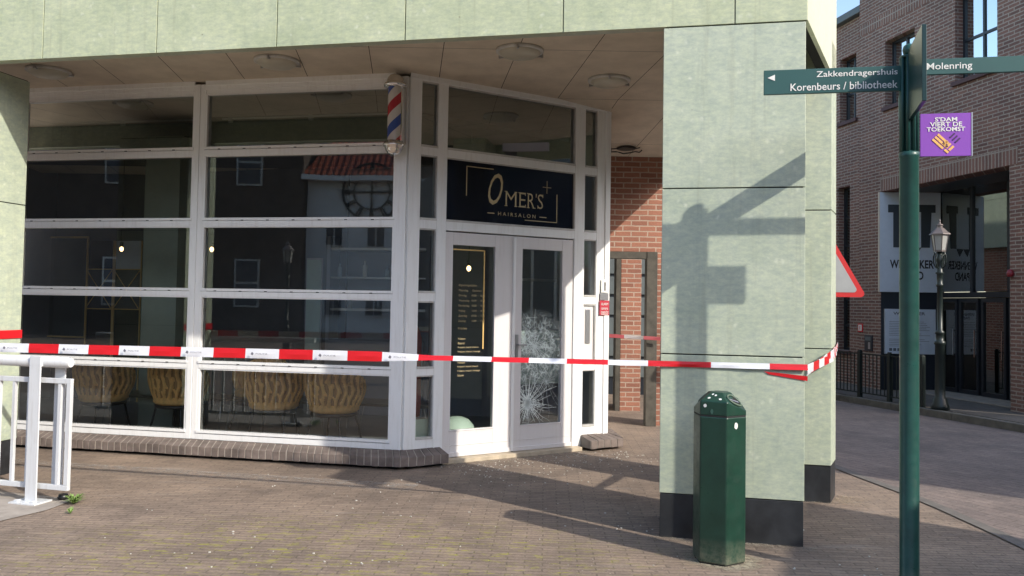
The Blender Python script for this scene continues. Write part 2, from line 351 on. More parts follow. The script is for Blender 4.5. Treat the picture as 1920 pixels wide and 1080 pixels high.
def parts_each(name, mats, parent, mb, **k):
    """one part per box of the builder"""
    for i in range(0, len(mb.v), 8):
        p = MB(); p.add(mb.v[i:i+8], [(0, 2, 3, 1), (4, 5, 7, 6), (0, 1, 5, 4), (2, 6, 7, 3), (0, 4, 6, 2), (1, 3, 7, 5)]); p.build(name, mats, parent, **k)
def children(o): return [c for c in bpy.data.objects if c.parent == o]
def copy_tree(o, parent=None):
    c = o.copy(); COL.objects.link(c)
    if parent: c.parent = parent
    for ch in children(o): copy_tree(ch, c)
    return c
def text_mb(body, x0, x1, z0, z1, y, bold=0.0, mirror=False, depth=0.002, flat_axis='xz'):
    """lettering as a thin mesh fitted to the rectangle x0..x1, z0..z1 facing -y"""
    cu = bpy.data.curves.new('t', 'FONT'); cu.body = body; cu.offset = bold; cu.resolution_u = 3; cu.align_x = 'CENTER'
    cu.space_line = 0.9
    ob = bpy.data.objects.new('t', cu); COL.objects.link(ob)
    dg = bpy.context.evaluated_depsgraph_get(); dg.update()
    me = ob.evaluated_get(dg).to_mesh()
    vs = [v.co.copy() for v in me.vertices]; fs = [tuple(p.vertices) for p in me.polygons]
    ob.evaluated_get(dg).to_mesh_clear(); bpy.data.objects.remove(ob); bpy.data.curves.remove(cu)
    xs = [v.x for v in vs]; ys = [v.y for v in vs]
    sx = (x1-x0)/(max(xs)-min(xs)); sy = (z1-z0)/(max(ys)-min(ys))
    mb = MB(); mb.add([(x0+(v.x-min(xs))*sx, y, z0+(v.y-min(ys))*sy) for v in vs], fs)
    return mb
def join(*mbs):
    r = MB()
    for m_ in mbs:
        k = len(r.v); r.v += m_.v; r.f += [[i+k for i in f] for f in m_.f]; r.mi += m_.mi; r.sm += m_.sm
    return r

# ------------------------------------------------------------------ frames of reference
AX = R(-12.07); DXW = R(32.49)
Ad = Vector((math.cos(AX), math.sin(AX))); An = Vector((-Ad.y, Ad.x))
CA = Vector((-0.891, 7.832))
def S2W(x, y, z=0): q = CA+Ad*x+An*y; return (q.x, q.y, z)
DROT = DXW-AX                     # door front relative to the shop frame
NY = -1.783                       # line of the column fronts and fascia
BROT = R(62.73)-AX
def S2(x, y): return S2W(x, y)[:2]
def DL(x, y):                     # door-front local -> shop local
    return (x*math.cos(DROT)-y*math.sin(DROT), x*math.sin(DROT)+y*math.cos(DROT))

# ================================================================== SETTING
def sheet(name, poly, z, m_, kind='structure'):
    mb = MB(); mb.add([(x, y, z) for x, y in poly], [tuple(range(len(poly)))]); o = mb.build(name, m_); o['kind'] = kind; return o
sheet('ground', [(-120, -120), (120, -120), (120, 120), (-120, 120)], 0, M['pave'])
sheet('road', [(3.30, -40), (60, -40), (60, 9), (9, 5), (6.60, 10.64), (5.70, 13.9), (5.2, 16), (4.2, 30), (2.9, 30), (3.12, 9.2), (3.2, 8.05), (3.25, 7.61), (3.32, 7.1), (3.36, 6.5), (3.37, 5.9), (3.36, 5.4), (3.30, 3)], 0.004, M['road'])
ks = [(3.30, -10), (3.33, 3), (3.38, 5.4), (3.39, 5.9), (3.38, 6.5), (3.34, 7.1), (3.27, 7.61), (3.22, 8.05), (3.14, 9.2), (2.9, 20)]
sheet('road_edge_strip', [(x-0.05, y) for x, y in ks]+[(x+0.05, y) for x, y in reversed(ks)], 0.008, M['asphalt'])
# far pavement with its kerb
pk = [(6.75, 10.0), (6.60, 10.64), (5.63, 14.02), (5.2, 15.6), (4.6, 18), (4.2, 30)]
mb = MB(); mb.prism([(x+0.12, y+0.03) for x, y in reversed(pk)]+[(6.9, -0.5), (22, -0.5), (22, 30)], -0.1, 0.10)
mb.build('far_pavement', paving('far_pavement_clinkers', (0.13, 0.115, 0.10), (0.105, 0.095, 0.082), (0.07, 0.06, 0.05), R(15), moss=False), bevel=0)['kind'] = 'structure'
mb = MB()
pk2 = [(7.0, -0.5)] + pk
for i in range(len(pk2)-1):
    (xa, ya), (xb, yb) = pk2[i], pk2[i+1]; L_ = math.hypot(xb-xa, yb-ya); a = math.atan2(yb-ya, xb-xa); n = max(1, int(L_/0.9))
    for j in range(n):
        t0, t1 = j/n, (j+1)/n
        mb.obox((xa+(xb-xa)*(t0+t1)/2, ya+(yb-ya)*(t0+t1)/2), a, L_/n/2-0.003, 0.06, -0.05, 0.104)
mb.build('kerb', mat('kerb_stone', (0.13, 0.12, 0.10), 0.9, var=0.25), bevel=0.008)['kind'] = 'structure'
# concrete pad below the railing
sheet('concrete_pad', [(-9, 4.6), (-4.2, 5.25), (-3.30, 5.70), (-3.16, 6.0), (-3.12, 6.34), (-3.7, 6.52), (-9, 7.6)], 0.005, M['concrete'])

# ================================================================== SHOP BUILDING
shop = empty('shop_building', (CA.x, CA.y, 0), AX, 'pale green stone building with a white framed hair salon front under its overhang', 'building')
SOF = 3.63
EX, EY = 3.279+1.713*math.cos(BROT), NY+1.713*math.sin(BROT)     # end of the slanted side
EROT = R(98.5)-AX
DEEP = 24
def mass(inset=0.03, y0=NY+0.031, deep=DEEP): return [(-9.3, y0), (3.279-inset+(y0-NY)/math.tan(BROT), y0), (EX-inset, EY), (EX-inset+deep*math.cos(EROT), EY+deep*math.sin(EROT)), (-9.3, EY+deep*math.sin(EROT))]
# ---- soffit boards
mb = MB()
us = [-9.4+0.625*i for i in range(22)]; rows = [5.2, 5.75, 7.03, 8.70, 10.2, 12.0]
b_a = math.tan(R(6.3))
sof = MB()
def in_overhang(x, y):
    q = Vector((x, y))-CA; lx, ly = q.dot(Ad), q.dot(An)
    return ly > NY+0.05 and lx < 3.24+(ly-NY)/math.tan(BROT)
# boards clipped with bmesh to the plan of the overhang
bm = bmesh.new()
plan = [(-9.5, NY+0.12), (3.17, NY+0.12), (EX-0.11, EY), (EX-0.11+5.2*math.cos(EROT), EY+5.2*math.sin(EROT)), (-9.5, 5.0)]
for i in range(-15, 9):
    for j in range(len(rows)-1):
        off = 0.0 if i % 2 else 0.0
        x0 = -0.56+0.625*i+0.003; x1 = x0+0.619
        ya, yb = rows[j]+0.003, rows[j+1]-0.003
        c_ = [(x0-(ya-7.4)*0.11, ya), (x1-(ya-7.4)*0.11, ya), (x1-(yb-7.4)*0.11, yb), (x0-(yb-7.4)*0.11, yb)]
        vs = []
        for (x, y) in c_:
            q = Vector((x, y))-CA; z = SOF-max(0, y-8.7)*0.115
            vs.append(bm.verts.new((q.dot(Ad), q.dot(An), z)))
        bm.faces.new(vs)
for i in range(len(plan)):
    a, b = Vector(plan[i]), Vector(plan[(i+1) % len(plan)]); d = (b-a).normalized(); n = Vector((d.y, -d.x))
    g = bm.verts[:]+bm.edges[:]+bm.faces[:]
    bmesh.ops.bisect_plane(bm, geom=g, plane_co=(a.x, a.y, 0), plane_no=(n.x, n.y, 0), clear_outer=True)
me = bpy.data.meshes.new('soffit'); bm.to_mesh(me); bm.free(); me.materials.append(M['soffit'])
so = bpy.data.objects.new('soffit', me); COL.objects.link(so); so.parent = shop
# ---- fascia
js = [-9.3, -8.3, -7.3, -6.4, -5.4, -4.41, -3.41, -2.42, -1.42, -0.43, 0.56, 1.692, 2.826, 3.279]
mb = MB(); g = 0.004
for a, b in zip(js[:-1], js[1:]):
    mb.box(a+g, b-g, NY, NY+0.03, 3.362, 4.40)
    mb.box(a+g, b-g, NY, NY+0.03, 4.41, 5.6)
part('fascia', M['stone'], shop, mb, bevel=0.0015)
part('wall_core', M['joint'], shop, MB().prism(mass(0.05), SOF+0.22, 5.58))
part('fascia_back', M['stone_col'], shop, MB().box(-9.3, 3.22, NY+0.033, NY+0.11, 3.37, SOF+0.015))
# upper floors above the overhang
mb = MB(); mb.prism(mass(0.03, NY+0.02), 5.62, 6.0)
part('upper_wall', M['stone'], shop, mb)
part('floor_slab', M['joint'], shop, MB().prism(mass(0.1, NY+0.12), SOF+0.03, SOF+0.2))
# side fascia along the slanted end
mb = MB()
for a, b in ((0.0, 0.86), (0.86, 1.713)):
    mb.box(a+g, b-g, 0, 0.03, 3.362, 4.40); mb.box(a+g, b-g, 0, 0.03, 4.41, 5.6)
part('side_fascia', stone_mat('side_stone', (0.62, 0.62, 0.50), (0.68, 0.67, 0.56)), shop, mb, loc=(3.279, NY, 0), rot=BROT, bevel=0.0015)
part('side_fascia_back', M['joint'], shop, MB().box(0.03, 1.70, 0.032, 0.10, 3.37, 5.6), loc=(3.279, NY, 0), rot=BROT)
mb = MB()
for i in range(16): mb.box(1.5*i+g, 1.5*i+1.5-g, 0, 0.03, 3.16 if i else 3.38, 4.40); mb.box(1.5*i+g, 1.5*i+1.5-g, 0, .03, 4.41, 5.6)  # unseen slabs hang lower to extend the shade on the passage wall
part('rear_fascia', M['stone_col'], shop, mb, loc=(EX, EY, 0), rot=EROT)
part('rear_wall', M['brick_orange'], shop, MB().box(8.6, 24, 0.1, 0.4, 0, 3.5), loc=(EX, EY, 0), rot=EROT)
# ---- columns (each stack of slabs over a black plinth)
def column(x0, x1, y0, y1, label):
    c = MB()
    for z0, z1 in ((0.288, 1.188), (1.196, 2.276), (2.284, 3.352)):
        c.box(x0, x1, y0, y1, z0, z1)
    o = part('column', M['stone_col'], shop, c, bevel=0.003, label=label)
    part('plinth', M['plinth'], o, MB().box(x0+0.004, x1-0.004, y0+0.004, y1-0.004, 0, 0.282), bevel=0.003)
    part('joint', M['joint'], o, MB().box(x0+0.012, x1-0.012, y0+0.012, y1-0.012, 0.29, 3.36))
    return o
column(2.369, 3.268, NY, NY+0.585, 'pale green stone column with the signpost shadow across it')
column(-3.94, -3.04, NY, NY+0.585, 'pale green stone column at the left edge of the photo')
# far column, wedge shaped
fx = 3.279+(-0.441-NY)/math.tan(BROT); ex_ = fx+0.32*math.cos(BROT); ey_ = -0.441+0.32*math.sin(BROT)
wed = [(fx-0.6, -0.441), (fx, -0.441), (ex_, ey_), (ex_-0.1, ey_+0.12), (fx-0.6, ey_+0.12)]
c = MB()
for z0, z1 in ((0.288, 1.188), (1.196, 2.276), (2.284, SOF)): c.prism(wed, z0, z1)
fc = part('column', M['stone_col'], shop, c, bevel=0.003, label='narrow pale green column behind, with a slanted bright side')
sh = lambda P, d: [(x+(d if x < fx-.3 else -d), y+(d if y < 0 and x < fx-.3 or y < -.3 else -d)) for x, y in P]
part('plinth', M['plinth'], fc, MB().prism(sh(wed, 0.003), 0, 0.282)); part('joint', M['joint'], fc, MB().prism(sh(wed, 0.012), 0.29, 3.4))

# ---- shop window frames (front A): x = -6.2 .. 0
zrow = [(0.238, 0.818), (0.906, 1.513), (1.605, 2.195), (2.289, 2.887), (2.983, 3.492)]
bays = [(-6.23, -4.29), (-4.135, -2.205), (-2.052, -0.126)]
posts = [(-6.40, -6.25), (-4.27, -4.15), (-2.187, -2.070), (-0.108, 0.0)]
F0, F1 = -0.03, 0.05
mb = MB()
for i, (a, b) in enumerate(posts):
    if i in (1, 2):
        mid = (a+b)/2; mb.box(a, mid-0.0015, F0, F1+0.03, 0.15, 3.60); mb.box(mid+0.0015, b, F0+0.004, F1+0.03, 0.15, 3.60)
    else: mb.box(a, b, F0, F1+0.03, 0.15, 3.60)
parts_each('window_post', M['white'], shop, mb, bevel=0.004)
mb = MB()
for a, b in ((-6.25, -4.27), (-4.15, -2.187), (-2.070, -0.108)):
    for z0, z1 in ((0.15, 0.205), (0.828, 0.876), (1.523, 1.575), (2.205, 2.260), (2.897, 2.953)):
        mb.box(a, b, F0+0.002, F1, z0, z1)
    mb.box(a, b, F0+0.002, F1, 3.545, 3.60)
    mb.box(a, b, F0+0.012, F1, 3.505, 3.545)
    mb.box(a, b, F0-0.012, F0+0.008, 3.585, 3.632)
parts_each('transom', M['white'], shop, mb, bevel=0.003)
for (a, b) in bays:   # one glazing bead frame per pane, with weep slots
    for k, (z0, z1) in enumerate(zrow):
        mb = MB()
        mb.box(a-0.018, b+0.018, F0-0.006, 0.012, z0-0.026, z0-0.001)
        mb.box(a-0.018, b+0.018, F0+0.008, 0.012, z1, z1+0.011)
        mb.box(a-0.018, a, F0+0.006, 0.012, z0-0.002, z1+.001); mb.box(b, b+0.018, F0+0.006, 0.012, z0-.002, z1+.001)
        mb.mat(1); x = a+0.13
        while k and x < b-0.05: mb.box(x, x+0.028, F0-0.0065, F0-0.004, z0-0.0285, z0-0.0215); x += 0.265
        part('glazing_bead', [M['white'], M['joint']], shop, mb)
panes = []
for (a, b) in bays:
    for k, (z0, z1) in enumerate(zrow):
        o = part('window_pane', M['glass_top' if k == 4 else 'glass'], shop, MB().quad((a-0.01, 0.017, z0-0.01), (b+0.01, 0.017, z0-0.01), (b+0.01, 0.017, z1+0.01), (a-0.01, 0.017, z1+0.01)))
        if k == 4:
            part('roller_rail', M['steel'], o, MB().box(a+0.03, b, 0.20, 0.215, 3.30, 3.315).box(a+0.1, a+0.14, 0.19, 0.22, 3.27, 3.32).box((a+b)/2, (a+b)/2+0.04, 0.19, 0.22, 3.27, 3.32))
# ---- door front (D)
dk = dict(loc=(0, 0, 0), rot=DROT)
dz = [(0.253, 0.812), (0.906, 1.500), (1.610, 2.182), (2.293, 2.872), (2.978, 3.565)]
mb = MB()
mb.box(0.002, 0.125, F0, F1+0.02, 0.15, 3.60); mb.box(0.302, 0.405, F0, F1+0.02, 0.03, 3.60)
mb.box(1.932, 2.062, F0, F1+0.02, 0.03, 3.60); mb.box(2.225, 2.405, F0, F1+0.02, 0.10, 3.60)
mb.box(2.33, 2.398, F0-0.015, F0+0.01, 0.10, 3.60)
parts_each('corner_post', M['white'], shop, mb, bevel=0.004, **dk)
mb = MB()
for a, b in ((0.125, 0.302), (2.062, 2.225)):
    for z0, z1 in ((0.15, 0.24), (0.822, 0.895), (1.512, 1.598), (2.194, 2.281), (2.884, 2.966), (3.577, 3.60)): mb.box(a, b, F0+0.003, F1, z0, z1)
for z0, z1 in ((2.190, 2.281), (2.884, 2.966), (3.577, 3.60)): mb.box(0.405, 1.932, F0+0.003, F1, z0, z1)
mb.box(0.0, 2.405, F0-0.012, F0+0.002, 3.585, 3.632)
parts_each('transom', M['white'], shop, mb, bevel=0.003, **dk)
for a, b in ((0.125, 0.302), (0.405, 1.932), (2.062, 2.225)):
    for k, (z0, z1) in enumerate(dz):
        if a > .4 and a < 1 and k < 3: continue
        part('glazing_bead', M['bead'], shop, MB().box(a, b, F0-0.004, 0.012, z0-0.02, z0).box(a, b, F0+0.01, 0.012, z1, z1+0.012).box(b-.006, b-.001, F0+.01, .012, z0, z1), **dk)
for a, b in ((0.125, 0.302), (0.405, 1.932), (2.062, 2.225)):
    for k, (z0, z1) in enumerate(dz):
        if 0.4 < a < 1 and k < 3: continue
        if a > 2 and k == 1:
            o = part('infill_panel', M['door_white'], shop, MB().box(a-.002, b+.002, 0.0, 0.03, z0-0.01, z1+0.012), **dk)
            part('letter_slot', M['steel'], o, MB().box(a+0.045, a+0.105, -0.012, 0.0, 1.10, 1.46), bevel=0.004)
            continue
        if 0.4 < a < 1 and k == 3:
            sg = part('sign_pane', [M['navy'], M['goldtext']], shop, MB().box(a-.002, b+.002, 0.0, 0.02, z0-0.01, z1+0.01), **dk)
            t = []
            t.append(text_mb('O', 0.875, 1.035, 2.475, 2.79, -0.003))
            # slant the big O
            t[0].v = [(x+(z-2.475)*0.20-0.02, y, z) for x, y, z in t[0].v]
            zf, zt_ = 2.475, 2.625
            for l, xa, xb, feet, tops in (('M', 1.085, 1.215, (1.09, 1.208), (1.09, 1.208)), ('E', 1.25, 1.325, (1.256,), (1.256,)), ('R', 1.352, 1.435, (1.358, 1.43), (1.358,)), ('S', 1.475, 1.54, (), ())):
                g_ = text_mb(l, xa, xb, zf, zt_, -0.003, -0.008)
                for q_ in feet: g_.box(q_-0.017, q_+0.017, -0.0045, -0.0025, zf, zf+0.007)
                for q_ in tops: g_.box(q_-0.017, q_+0.013, -0.0045, -0.0025, zt_-0.007, zt_)
                if l == 'S': g_.box(xa-.002, xa+.004, -.0045, -.0025, zf, zf+.035).box(xb-.006, xb, -.0045, -.0025, zt_-.035, zt_)
                if l == 'E': g_.box(xb-.004, xb+.002, -.0045, -.0025, zf, zf+.03).box(xb-.006, xb, -.0045, -.0025, zt_-.03, zt_)
                t.append(g_)
            t.append(MB().prism_xz([(1.450, 2.588), (1.456, 2.588), (1.462, 2.625), (1.450, 2.625)], -.0045, -.0025))
            t.append(text_mb('H A I R S A L O N', 1.00, 1.45, 2.375, 2.412, -0.003))
            tl = join(*t)
            for (x0, x1, z0_, z1_) in ((0.875, 0.955, 2.388, 2.396), (1.50, 1.585, 2.388, 2.396), (0.63, 0.94, 2.822, 2.83), (0.63, 0.639, 2.54, 2.83), (1.32, 1.72, 2.345, 2.353), (1.711, 1.72, 2.345, 2.64), (1.535, 1.64, 2.70, 2.705), (1.585, 1.590, 2.64, 2.77)):
                tl.box(x0, x1, -0.005, -0.002, z0_, z1_)
            part('lettering', M['goldtext'], sg, tl)
            continue
        part('window_pane', M['glass_top' if k == 4 else 'glass'], shop, MB().quad((a-.002, 0.017, z0-0.01), (b+.002, 0.017, z0-0.01), (b+.002, 0.017, z1+0.012), (a-.002, 0.017, z1+0.012)), **dk)
# doors
def door(x0, x1, g0, g1, label):
    mb = MB(); y0, y1 = -0.012, 0.035
    mb.box(x0, g0, y0, y1, 0.045, 2.178); mb.box(g1, x1, y0, y1, 0.045, 2.178)
    mb.box(g0, g1, y0+.001, y1, 2.058, 2.177); mb.box(g0, g1, y0+.001, y1, 0.046, 0.296)
    mb.box(x0+0.035, x1-0.035, y0-0.006, y0+.002, 0.150, 0.156)
    mb.box(x0+0.004, x1-0.004, y0-0.018, y0+0.004, 0.046, 0.085)
    mb.box(g0-.012, g1+.012, y0-0.006, y0+.003, 0.284, 0.298)
    d = part('door', M['door_white'], shop, mb, bevel=0.003, label=label, **dk)
    gl = part('door_pane', M['glass'], d, MB().quad((g0-.005, 0.009, 0.29), (g1+.005, 0.009, 0.29), (g1+.005, 0.009, 2.062), (g0-.005, 0.009, 2.062)))
    return d, gl
d1, g1_ = door(0.409, 1.188, 0.495, 0.971, 'white door leaf with gold opening hours lettering on its glass')
d2, g2_ = door(1.196, 1.929, 1.295, 1.792, 'white door leaf with shattered lower glass')
part('handle', M['steel'], d2, MB().box(1.222, 1.252, -0.022, -0.012, 0.97, 1.20).box(1.232, 1.245, -0.055, -0.02, 1.09, 1.105).box(1.232, 1.33, -0.062, -0.05, 1.09, 1.105), bevel=0.002)
part('meeting_strip', M['white'], d1, MB().box(1.178, 1.206, -0.03, -0.013, 0.05, 2.17), bevel=0.004)
lines = ['Openingstijden', 'Maandag      Gesloten', 'Dinsdag       10:00  -  18:00', 'Woensdag   10:00  -  18:00', 'Donderdag   10:00  -  18:00', 'Vrijdag          10:00  -  18:00', 'Zaterdag       09:00  -  17:00', 'Zondag         12:00  -  17:00']
tl = MB(); z = 1.685
for i, l in enumerate(lines):
    wd = {0: 0.20, 1: 0.255}.get(i, 0.295)
    tl = join(tl, text_mb(l, 0.575, 0.575+wd, z-0.026, z, 0.003)); z -= 0.049
tl = join(tl, text_mb('Prijslijst', 0.575, 0.67, 1.245, 1.272, 0.003))
for i, (l, wd) in enumerate((('Knippen', .08), ('Baard', .07), ('Knippen, baard scheren', .23), ('Knippen, wassen, massage', .25), ('Kinderen', .10), ('Föhnen', .08), ('Knippen, baard scheren', .23), ('Knippen, wassen, massage', .25), ('Scheren', .07))):
    z = 1.17-i*0.041-(0.02 if i > 3 else 0)
    tl = join(tl, text_mb(l, 0.575, 0.575+wd, z-0.022, z, 0.003))
part('lettering', M['goldtext'], g1_, tl)
part('gold_line', M['gold'], g1_, MB().box(0.50, 0.86, 0.002, 0.004, 2.010, 2.022).box(0.848, 0.862, 0.002, 0.004, 1.06, 2.022))
# shattered glass: radial and ring cracks round two impacts
ck = MB(); rnd = random.Random(3)
def crack(cx_, cz_, nr, rmax, rings, dens=1.0, wd=0.0011):
    def seg(a, b, w_):
        (x0, z0), (x1, z1) = a, b
        for q in (a, b):
            if not (1.296 < q[0] < 1.791 and 0.30 < q[1] < 2.0): return
        L_ = math.hypot(x1-x0, z1-z0)+1e-6; nx, nz = -(z1-z0)/L_*w_, (x1-x0)/L_*w_
        ck.add([(x0+nx, 0.0045, z0+nz), (x1+nx, 0.0045, z1+nz), (x1-nx, 0.0045, z1-nz), (x0-nx, 0.0045, z0-nz)], [(0, 1, 2, 3)])
    rays = []
    for i in range(nr):
        a = 2*math.pi*(i+rnd.uniform(-.35, .35))/nr; L_ = rmax*rnd.uniform(0.45, 1.0); pts = []; n = 7
        for k in range(n+1):
            rr = L_*k/n; a += rnd.uniform(-.05, .05); pts.append((cx_+rr*math.cos(a), cz_+rr*math.sin(a)))
        rays.append((a, L_, pts))
        for k in range(n): seg(pts[k], pts[k+1], wd*(1.5-k/n))
    for r in rings:
        for i in range(nr):
            a0, L0, p0 = rays[i]; a1, L1, p1 = rays[(i+1) % nr]
            if r < min(L0, L1) and rnd.random() < dens:
                f0 = r/L0*7; f1 = r*rnd.uniform(.93, 1.07)/L1*7
                i0, i1 = min(6, int(f0)), min(6, int(f1))
                A0 = tuple(p0[i0][k]+(p0[i0+1][k]-p0[i0][k])*(f0-i0) for k in (0, 1)); B0 = tuple(p1[i1][k]+(p1[i1+1][k]-p1[i1][k])*(f1-i1) for k in (0, 1))
                seg(A0, B0, wd*0.8)
crack(1.39, 0.50, 46, 0.42, [.03, .06, .10, .14, .19, .25, .30], 0.75, 0.0019)
crack(1.40, 0.52, 30, 0.20, [.02, .04, .07, .11, .15], 0.9, 0.0022)
crack(1.47, 1.08, 26, 0.40, [.05, .12, .20, .29], 0.5, 0.0013)
crack(1.33, 1.14, 34, 0.30, [.02, .05, .08, .12, .17, .22], 0.7, 0.0009)
crack(1.62, 0.72, 16, 0.5, [.1, .2, .3], 0.3, 0.0007)
part('crack', M['crack'], g2_, ck)
cm, nt, bs = newmat('crazed_glass'); v = coords(nt)
vo = _n(nt, 'ShaderNodeTexVoronoi', feature='DISTANCE_TO_EDGE'); vo.inputs['Scale'].default_value = 22; nt.links.new(v, vo.inputs['Vector'])
gr = _n(nt, 'ShaderNodeTexGradient', gradient_type='SPHERICAL'); nt.links.new(coords(nt, scale=(1.9, 0.01, 2.3), loc=(-1.9*1.46, 0, -2.3*1.03)), gr.inputs[0])
nz = noise(nt, v, 9, 5, 0.7)
al = mixc(nt, 1.0, ramp(nt, vo.outputs['Distance'], 0.0, (1, 1, 1), 0.20, (0.42, 0.42, 0.42)), ramp(nt, gr.outputs[0], 0.0, (0, 0, 0), 0.45, (1, 1, 1)), 'MULTIPLY')
al = mixc(nt, 1.0, al, ramp(nt, nz, 0.4, (0.2, 0.2, 0.2), 0.6, (1, 1, 1)), 'MULTIPLY')
nt.links.new(al, bs.inputs['Alpha']); bs.inputs['Base Color'].default_value = (0.85, 0.95, 0.90, 1); bs.inputs['Roughness'].default_value = 0.3
part('crazing', cm, g2_, MB().quad((1.297, 0.0052, 0.32), (1.79, 0.0052, 0.32), (1.79, 0.0052, 1.60), (1.297, 0.0052, 1.60)))
# door threshold
part('threshold', M['threshold'], shop, MB().box(0.36, 2.0, -0.12, 0.06, 0.0, 0.042), bevel=0.004, **dk)
# return wall on the right side of the salon
rx, ry = DL(2.405, 0.0)
part('return_wall', M['white'], shop, MB().box(0, 3.6, 0, 0.1, 0.0, 3.5), loc=(rx, ry, 0), rot=R(97)-AX)
# ---- brick ledge under the windows (rowlock bricks with pale joints)
def ledge_run(mb, mj, p0, p1, n0, n1, zt=0.152, zo=0.112, zb=0.028, wj=0.009, bw=0.068):
    """bricks from p0 to p1 (inner line), n0/n1 = outward offset vectors at the ends"""
    L_ = math.hypot(p1[0]-p0[0], p1[1]-p0[1]); n = max(1, round(L_/bw))
    P = lambda t, f: (p0[0]+(p1[0]-p0[0])*t+(n0[0]+(n1[0]-n0[0])*t)*f, p0[1]+(p1[1]-p0[1])*t+(n0[1]+(n1[1]-n0[1])*t)*f)
    for i in range(n):
        e = wj/L_/2; t0, t1 = i/n+e, (i+1)/n-e; dzz = random.uniform(-.003, .003); k = random.uniform(.985, 1.015)
        a, b, c, d = P(t0, 0), P(t1, 0), P(t1, k), P(t0, k)
        mb.add([(*a, zt+dzz), (*b, zt+dzz), (*c, zo+dzz), (*d, zo+dzz), (*a, zb), (*b, zb), (*c, zb+dzz), (*d, zb+dzz)],
               [(0, 1, 2, 3), (4, 7, 6, 5), (0, 4, 5, 1), (1, 5, 6, 2), (2, 6, 7, 3), (3, 7, 4, 0)])
    a, b, c, d = P(0, 0), P(1, 0), P(1, .975), P(0, .975)
    mj.add([(*a, zt-.005), (*b, zt-.005), (*c, zo-.004), (*d, zo-.004), (*a, zb+.003), (*b, zb+.003), (*c, zb+.003), (*d, zb+.003)],
           [(0, 1, 2, 3), (4, 7, 6, 5), (0, 4, 5, 1), (1, 5, 6, 2), (2, 6, 7, 3), (3, 7, 4, 0)])
lb, lj = MB(), MB()
W_ = 0.175
nd = (math.sin(DROT)*W_, -math.cos(DROT)*W_)
half = (math.tan(DROT/2)*W_, -W_)
ledge_run(lb, lj, (-6.4, -0.03), (-0.01, -0.03), (0, -W_), half)
e1 = DL(0.385, -0.03)
ledge_run(lb, lj, (-0.01, -0.03), e1, half, nd)
lo = part('brick_ledge', M['ledgebrick'], shop, lb, bevel=0.004)
part('mortar', mat('ledge_mortar', (0.33, 0.29, 0.25), 0.9), lo, lj)
part('ledge_base', M['joint'], shop, MB().box(-6.4, 0.0, -0.13, 0.1, 0, 0.03).box(-6.4, 0, -0.02, 0.1, 0.03, 0.149))
part('ledge_base', M['joint'], shop, MB().box(0.0, 0.36, -0.13, 0.1, 0, 0.03).box(0, 0.38, -0.02, 0.1, 0.03, 0.149), **dk)
lb, lj = MB(), MB()
s0, s1 = DL(2.045, -0.03), DL(2.41, -0.03); r1 = DL(2.41, 0.2)
ledge_run(lb, lj, s0, s1, nd, (nd[0]+math.cos(DROT)*.07, nd[1]+math.sin(DROT)*.07))
a_ = AX; dr = R(97)-AX
ledge_run(lb, lj, s1, (s1[0]+math.cos(dr)*.5, s1[1]+math.sin(dr)*.5), (nd[0]+math.cos(DROT)*.07, nd[1]+math.sin(DROT)*.07), (math.sin(dr)*W_, -math.cos(dr)*W_))
lo = part('brick_ledge', M['ledgebrick'], shop, lb, bevel=0.004)
part('mortar', mat('ledge_mortar_dark', (0.2, 0.18, 0.16), 0.9), lo, lj)
# ---- interior shell
part('interior_floor', M['infloor'], shop, MB().prism([(-6.4, 0.1), (-0.02, 0.1), (rx-0.1, ry+.05), (rx-0.1-1.1, 5), (-6.4, 5)], 0.0, 0.05))
part('interior_ceiling', M['dark'], shop, MB().prism([(-6.4, 0.35), (-0.1, 0.35), (rx-0.3, ry+.3), (rx-1.3, 5), (-6.4, 5)], 3.30, 3.36))
mb = MB().box(-6.5, -6.4, 0, 5, 0, 3.6)
part('interior_wall', M['ingrey'], shop, mb)
part('interior_wall', M['dark'], shop, MB().box(-6.5, -1.9, 3.2, 3.3, 0, 3.6), label='dark back wall of the salon')
part('interior_wall', M['ingrey'], shop, MB().box(-1.9, 1.2, 3.25, 3.35, 0, 3.6))
part('interior_column', M['insage'], shop, MB().box(-3.35, -2.93, 0.9, 1.35, 0.05, 3.3))
part('interior_column', M['insage'], shop, MB().box(-4.62, -4.13, 2.7, 3.15, 0.05, 3.3))
part('ceiling_beam', M['ingrey'], shop, MB().box(-6.4, 1.2, 0.75, 0.8, 3.02, 3.1))

# ================================================================== THINGS ON THE SHOP
# soffit lamps
def soffit_lamp(x, y, z, label, broken=False):
    e = empty('ceiling_lamp', (x, y, z), 0, label, 'ceiling lamp', 'round lamps under the overhang')
    part('rim', M['bead'], e, MB().lathe([(0.0, 0), (0.20, 0), (0.20, -0.02), (0.185, -0.026), (0.0, -0.026)], 32))
    part('diffuser', M['cream'], e, MB().lathe([(0.178, -0.02), (0.172, -0.035), (0.14, -0.055), (0.08, -0.07), (0.001, -0.075)], 32))
    cl = MB()
    for k in range(3):
        a = 2.1*k+.4; cl.obox((0.19*math.cos(a), 0.19*math.sin(a)), a, 0.025, 0.008, -0.04, -0.015)
    part('clip', M['steel'], e, cl)
    return e
soffit_lamp(-4.30, 7.93, SOF, 'round flush ceiling lamp beside the left column')
soffit_lamp(-2.03, 7.47, SOF, 'round flush ceiling lamp above the middle of the front window')
soffit_lamp(0.12, 7.04, SOF, 'round flush ceiling lamp above the salon door')
soffit_lamp(0.98, 7.92, SOF, 'round flush ceiling lamp with visible clips near the stone column')
q = empty('ceiling_lamp', (1.50, 10.35, SOF-1.65*.115), 0, 'bare lamp ring without cover near the brick wall', 'ceiling lamp', 'round lamps under the overhang')
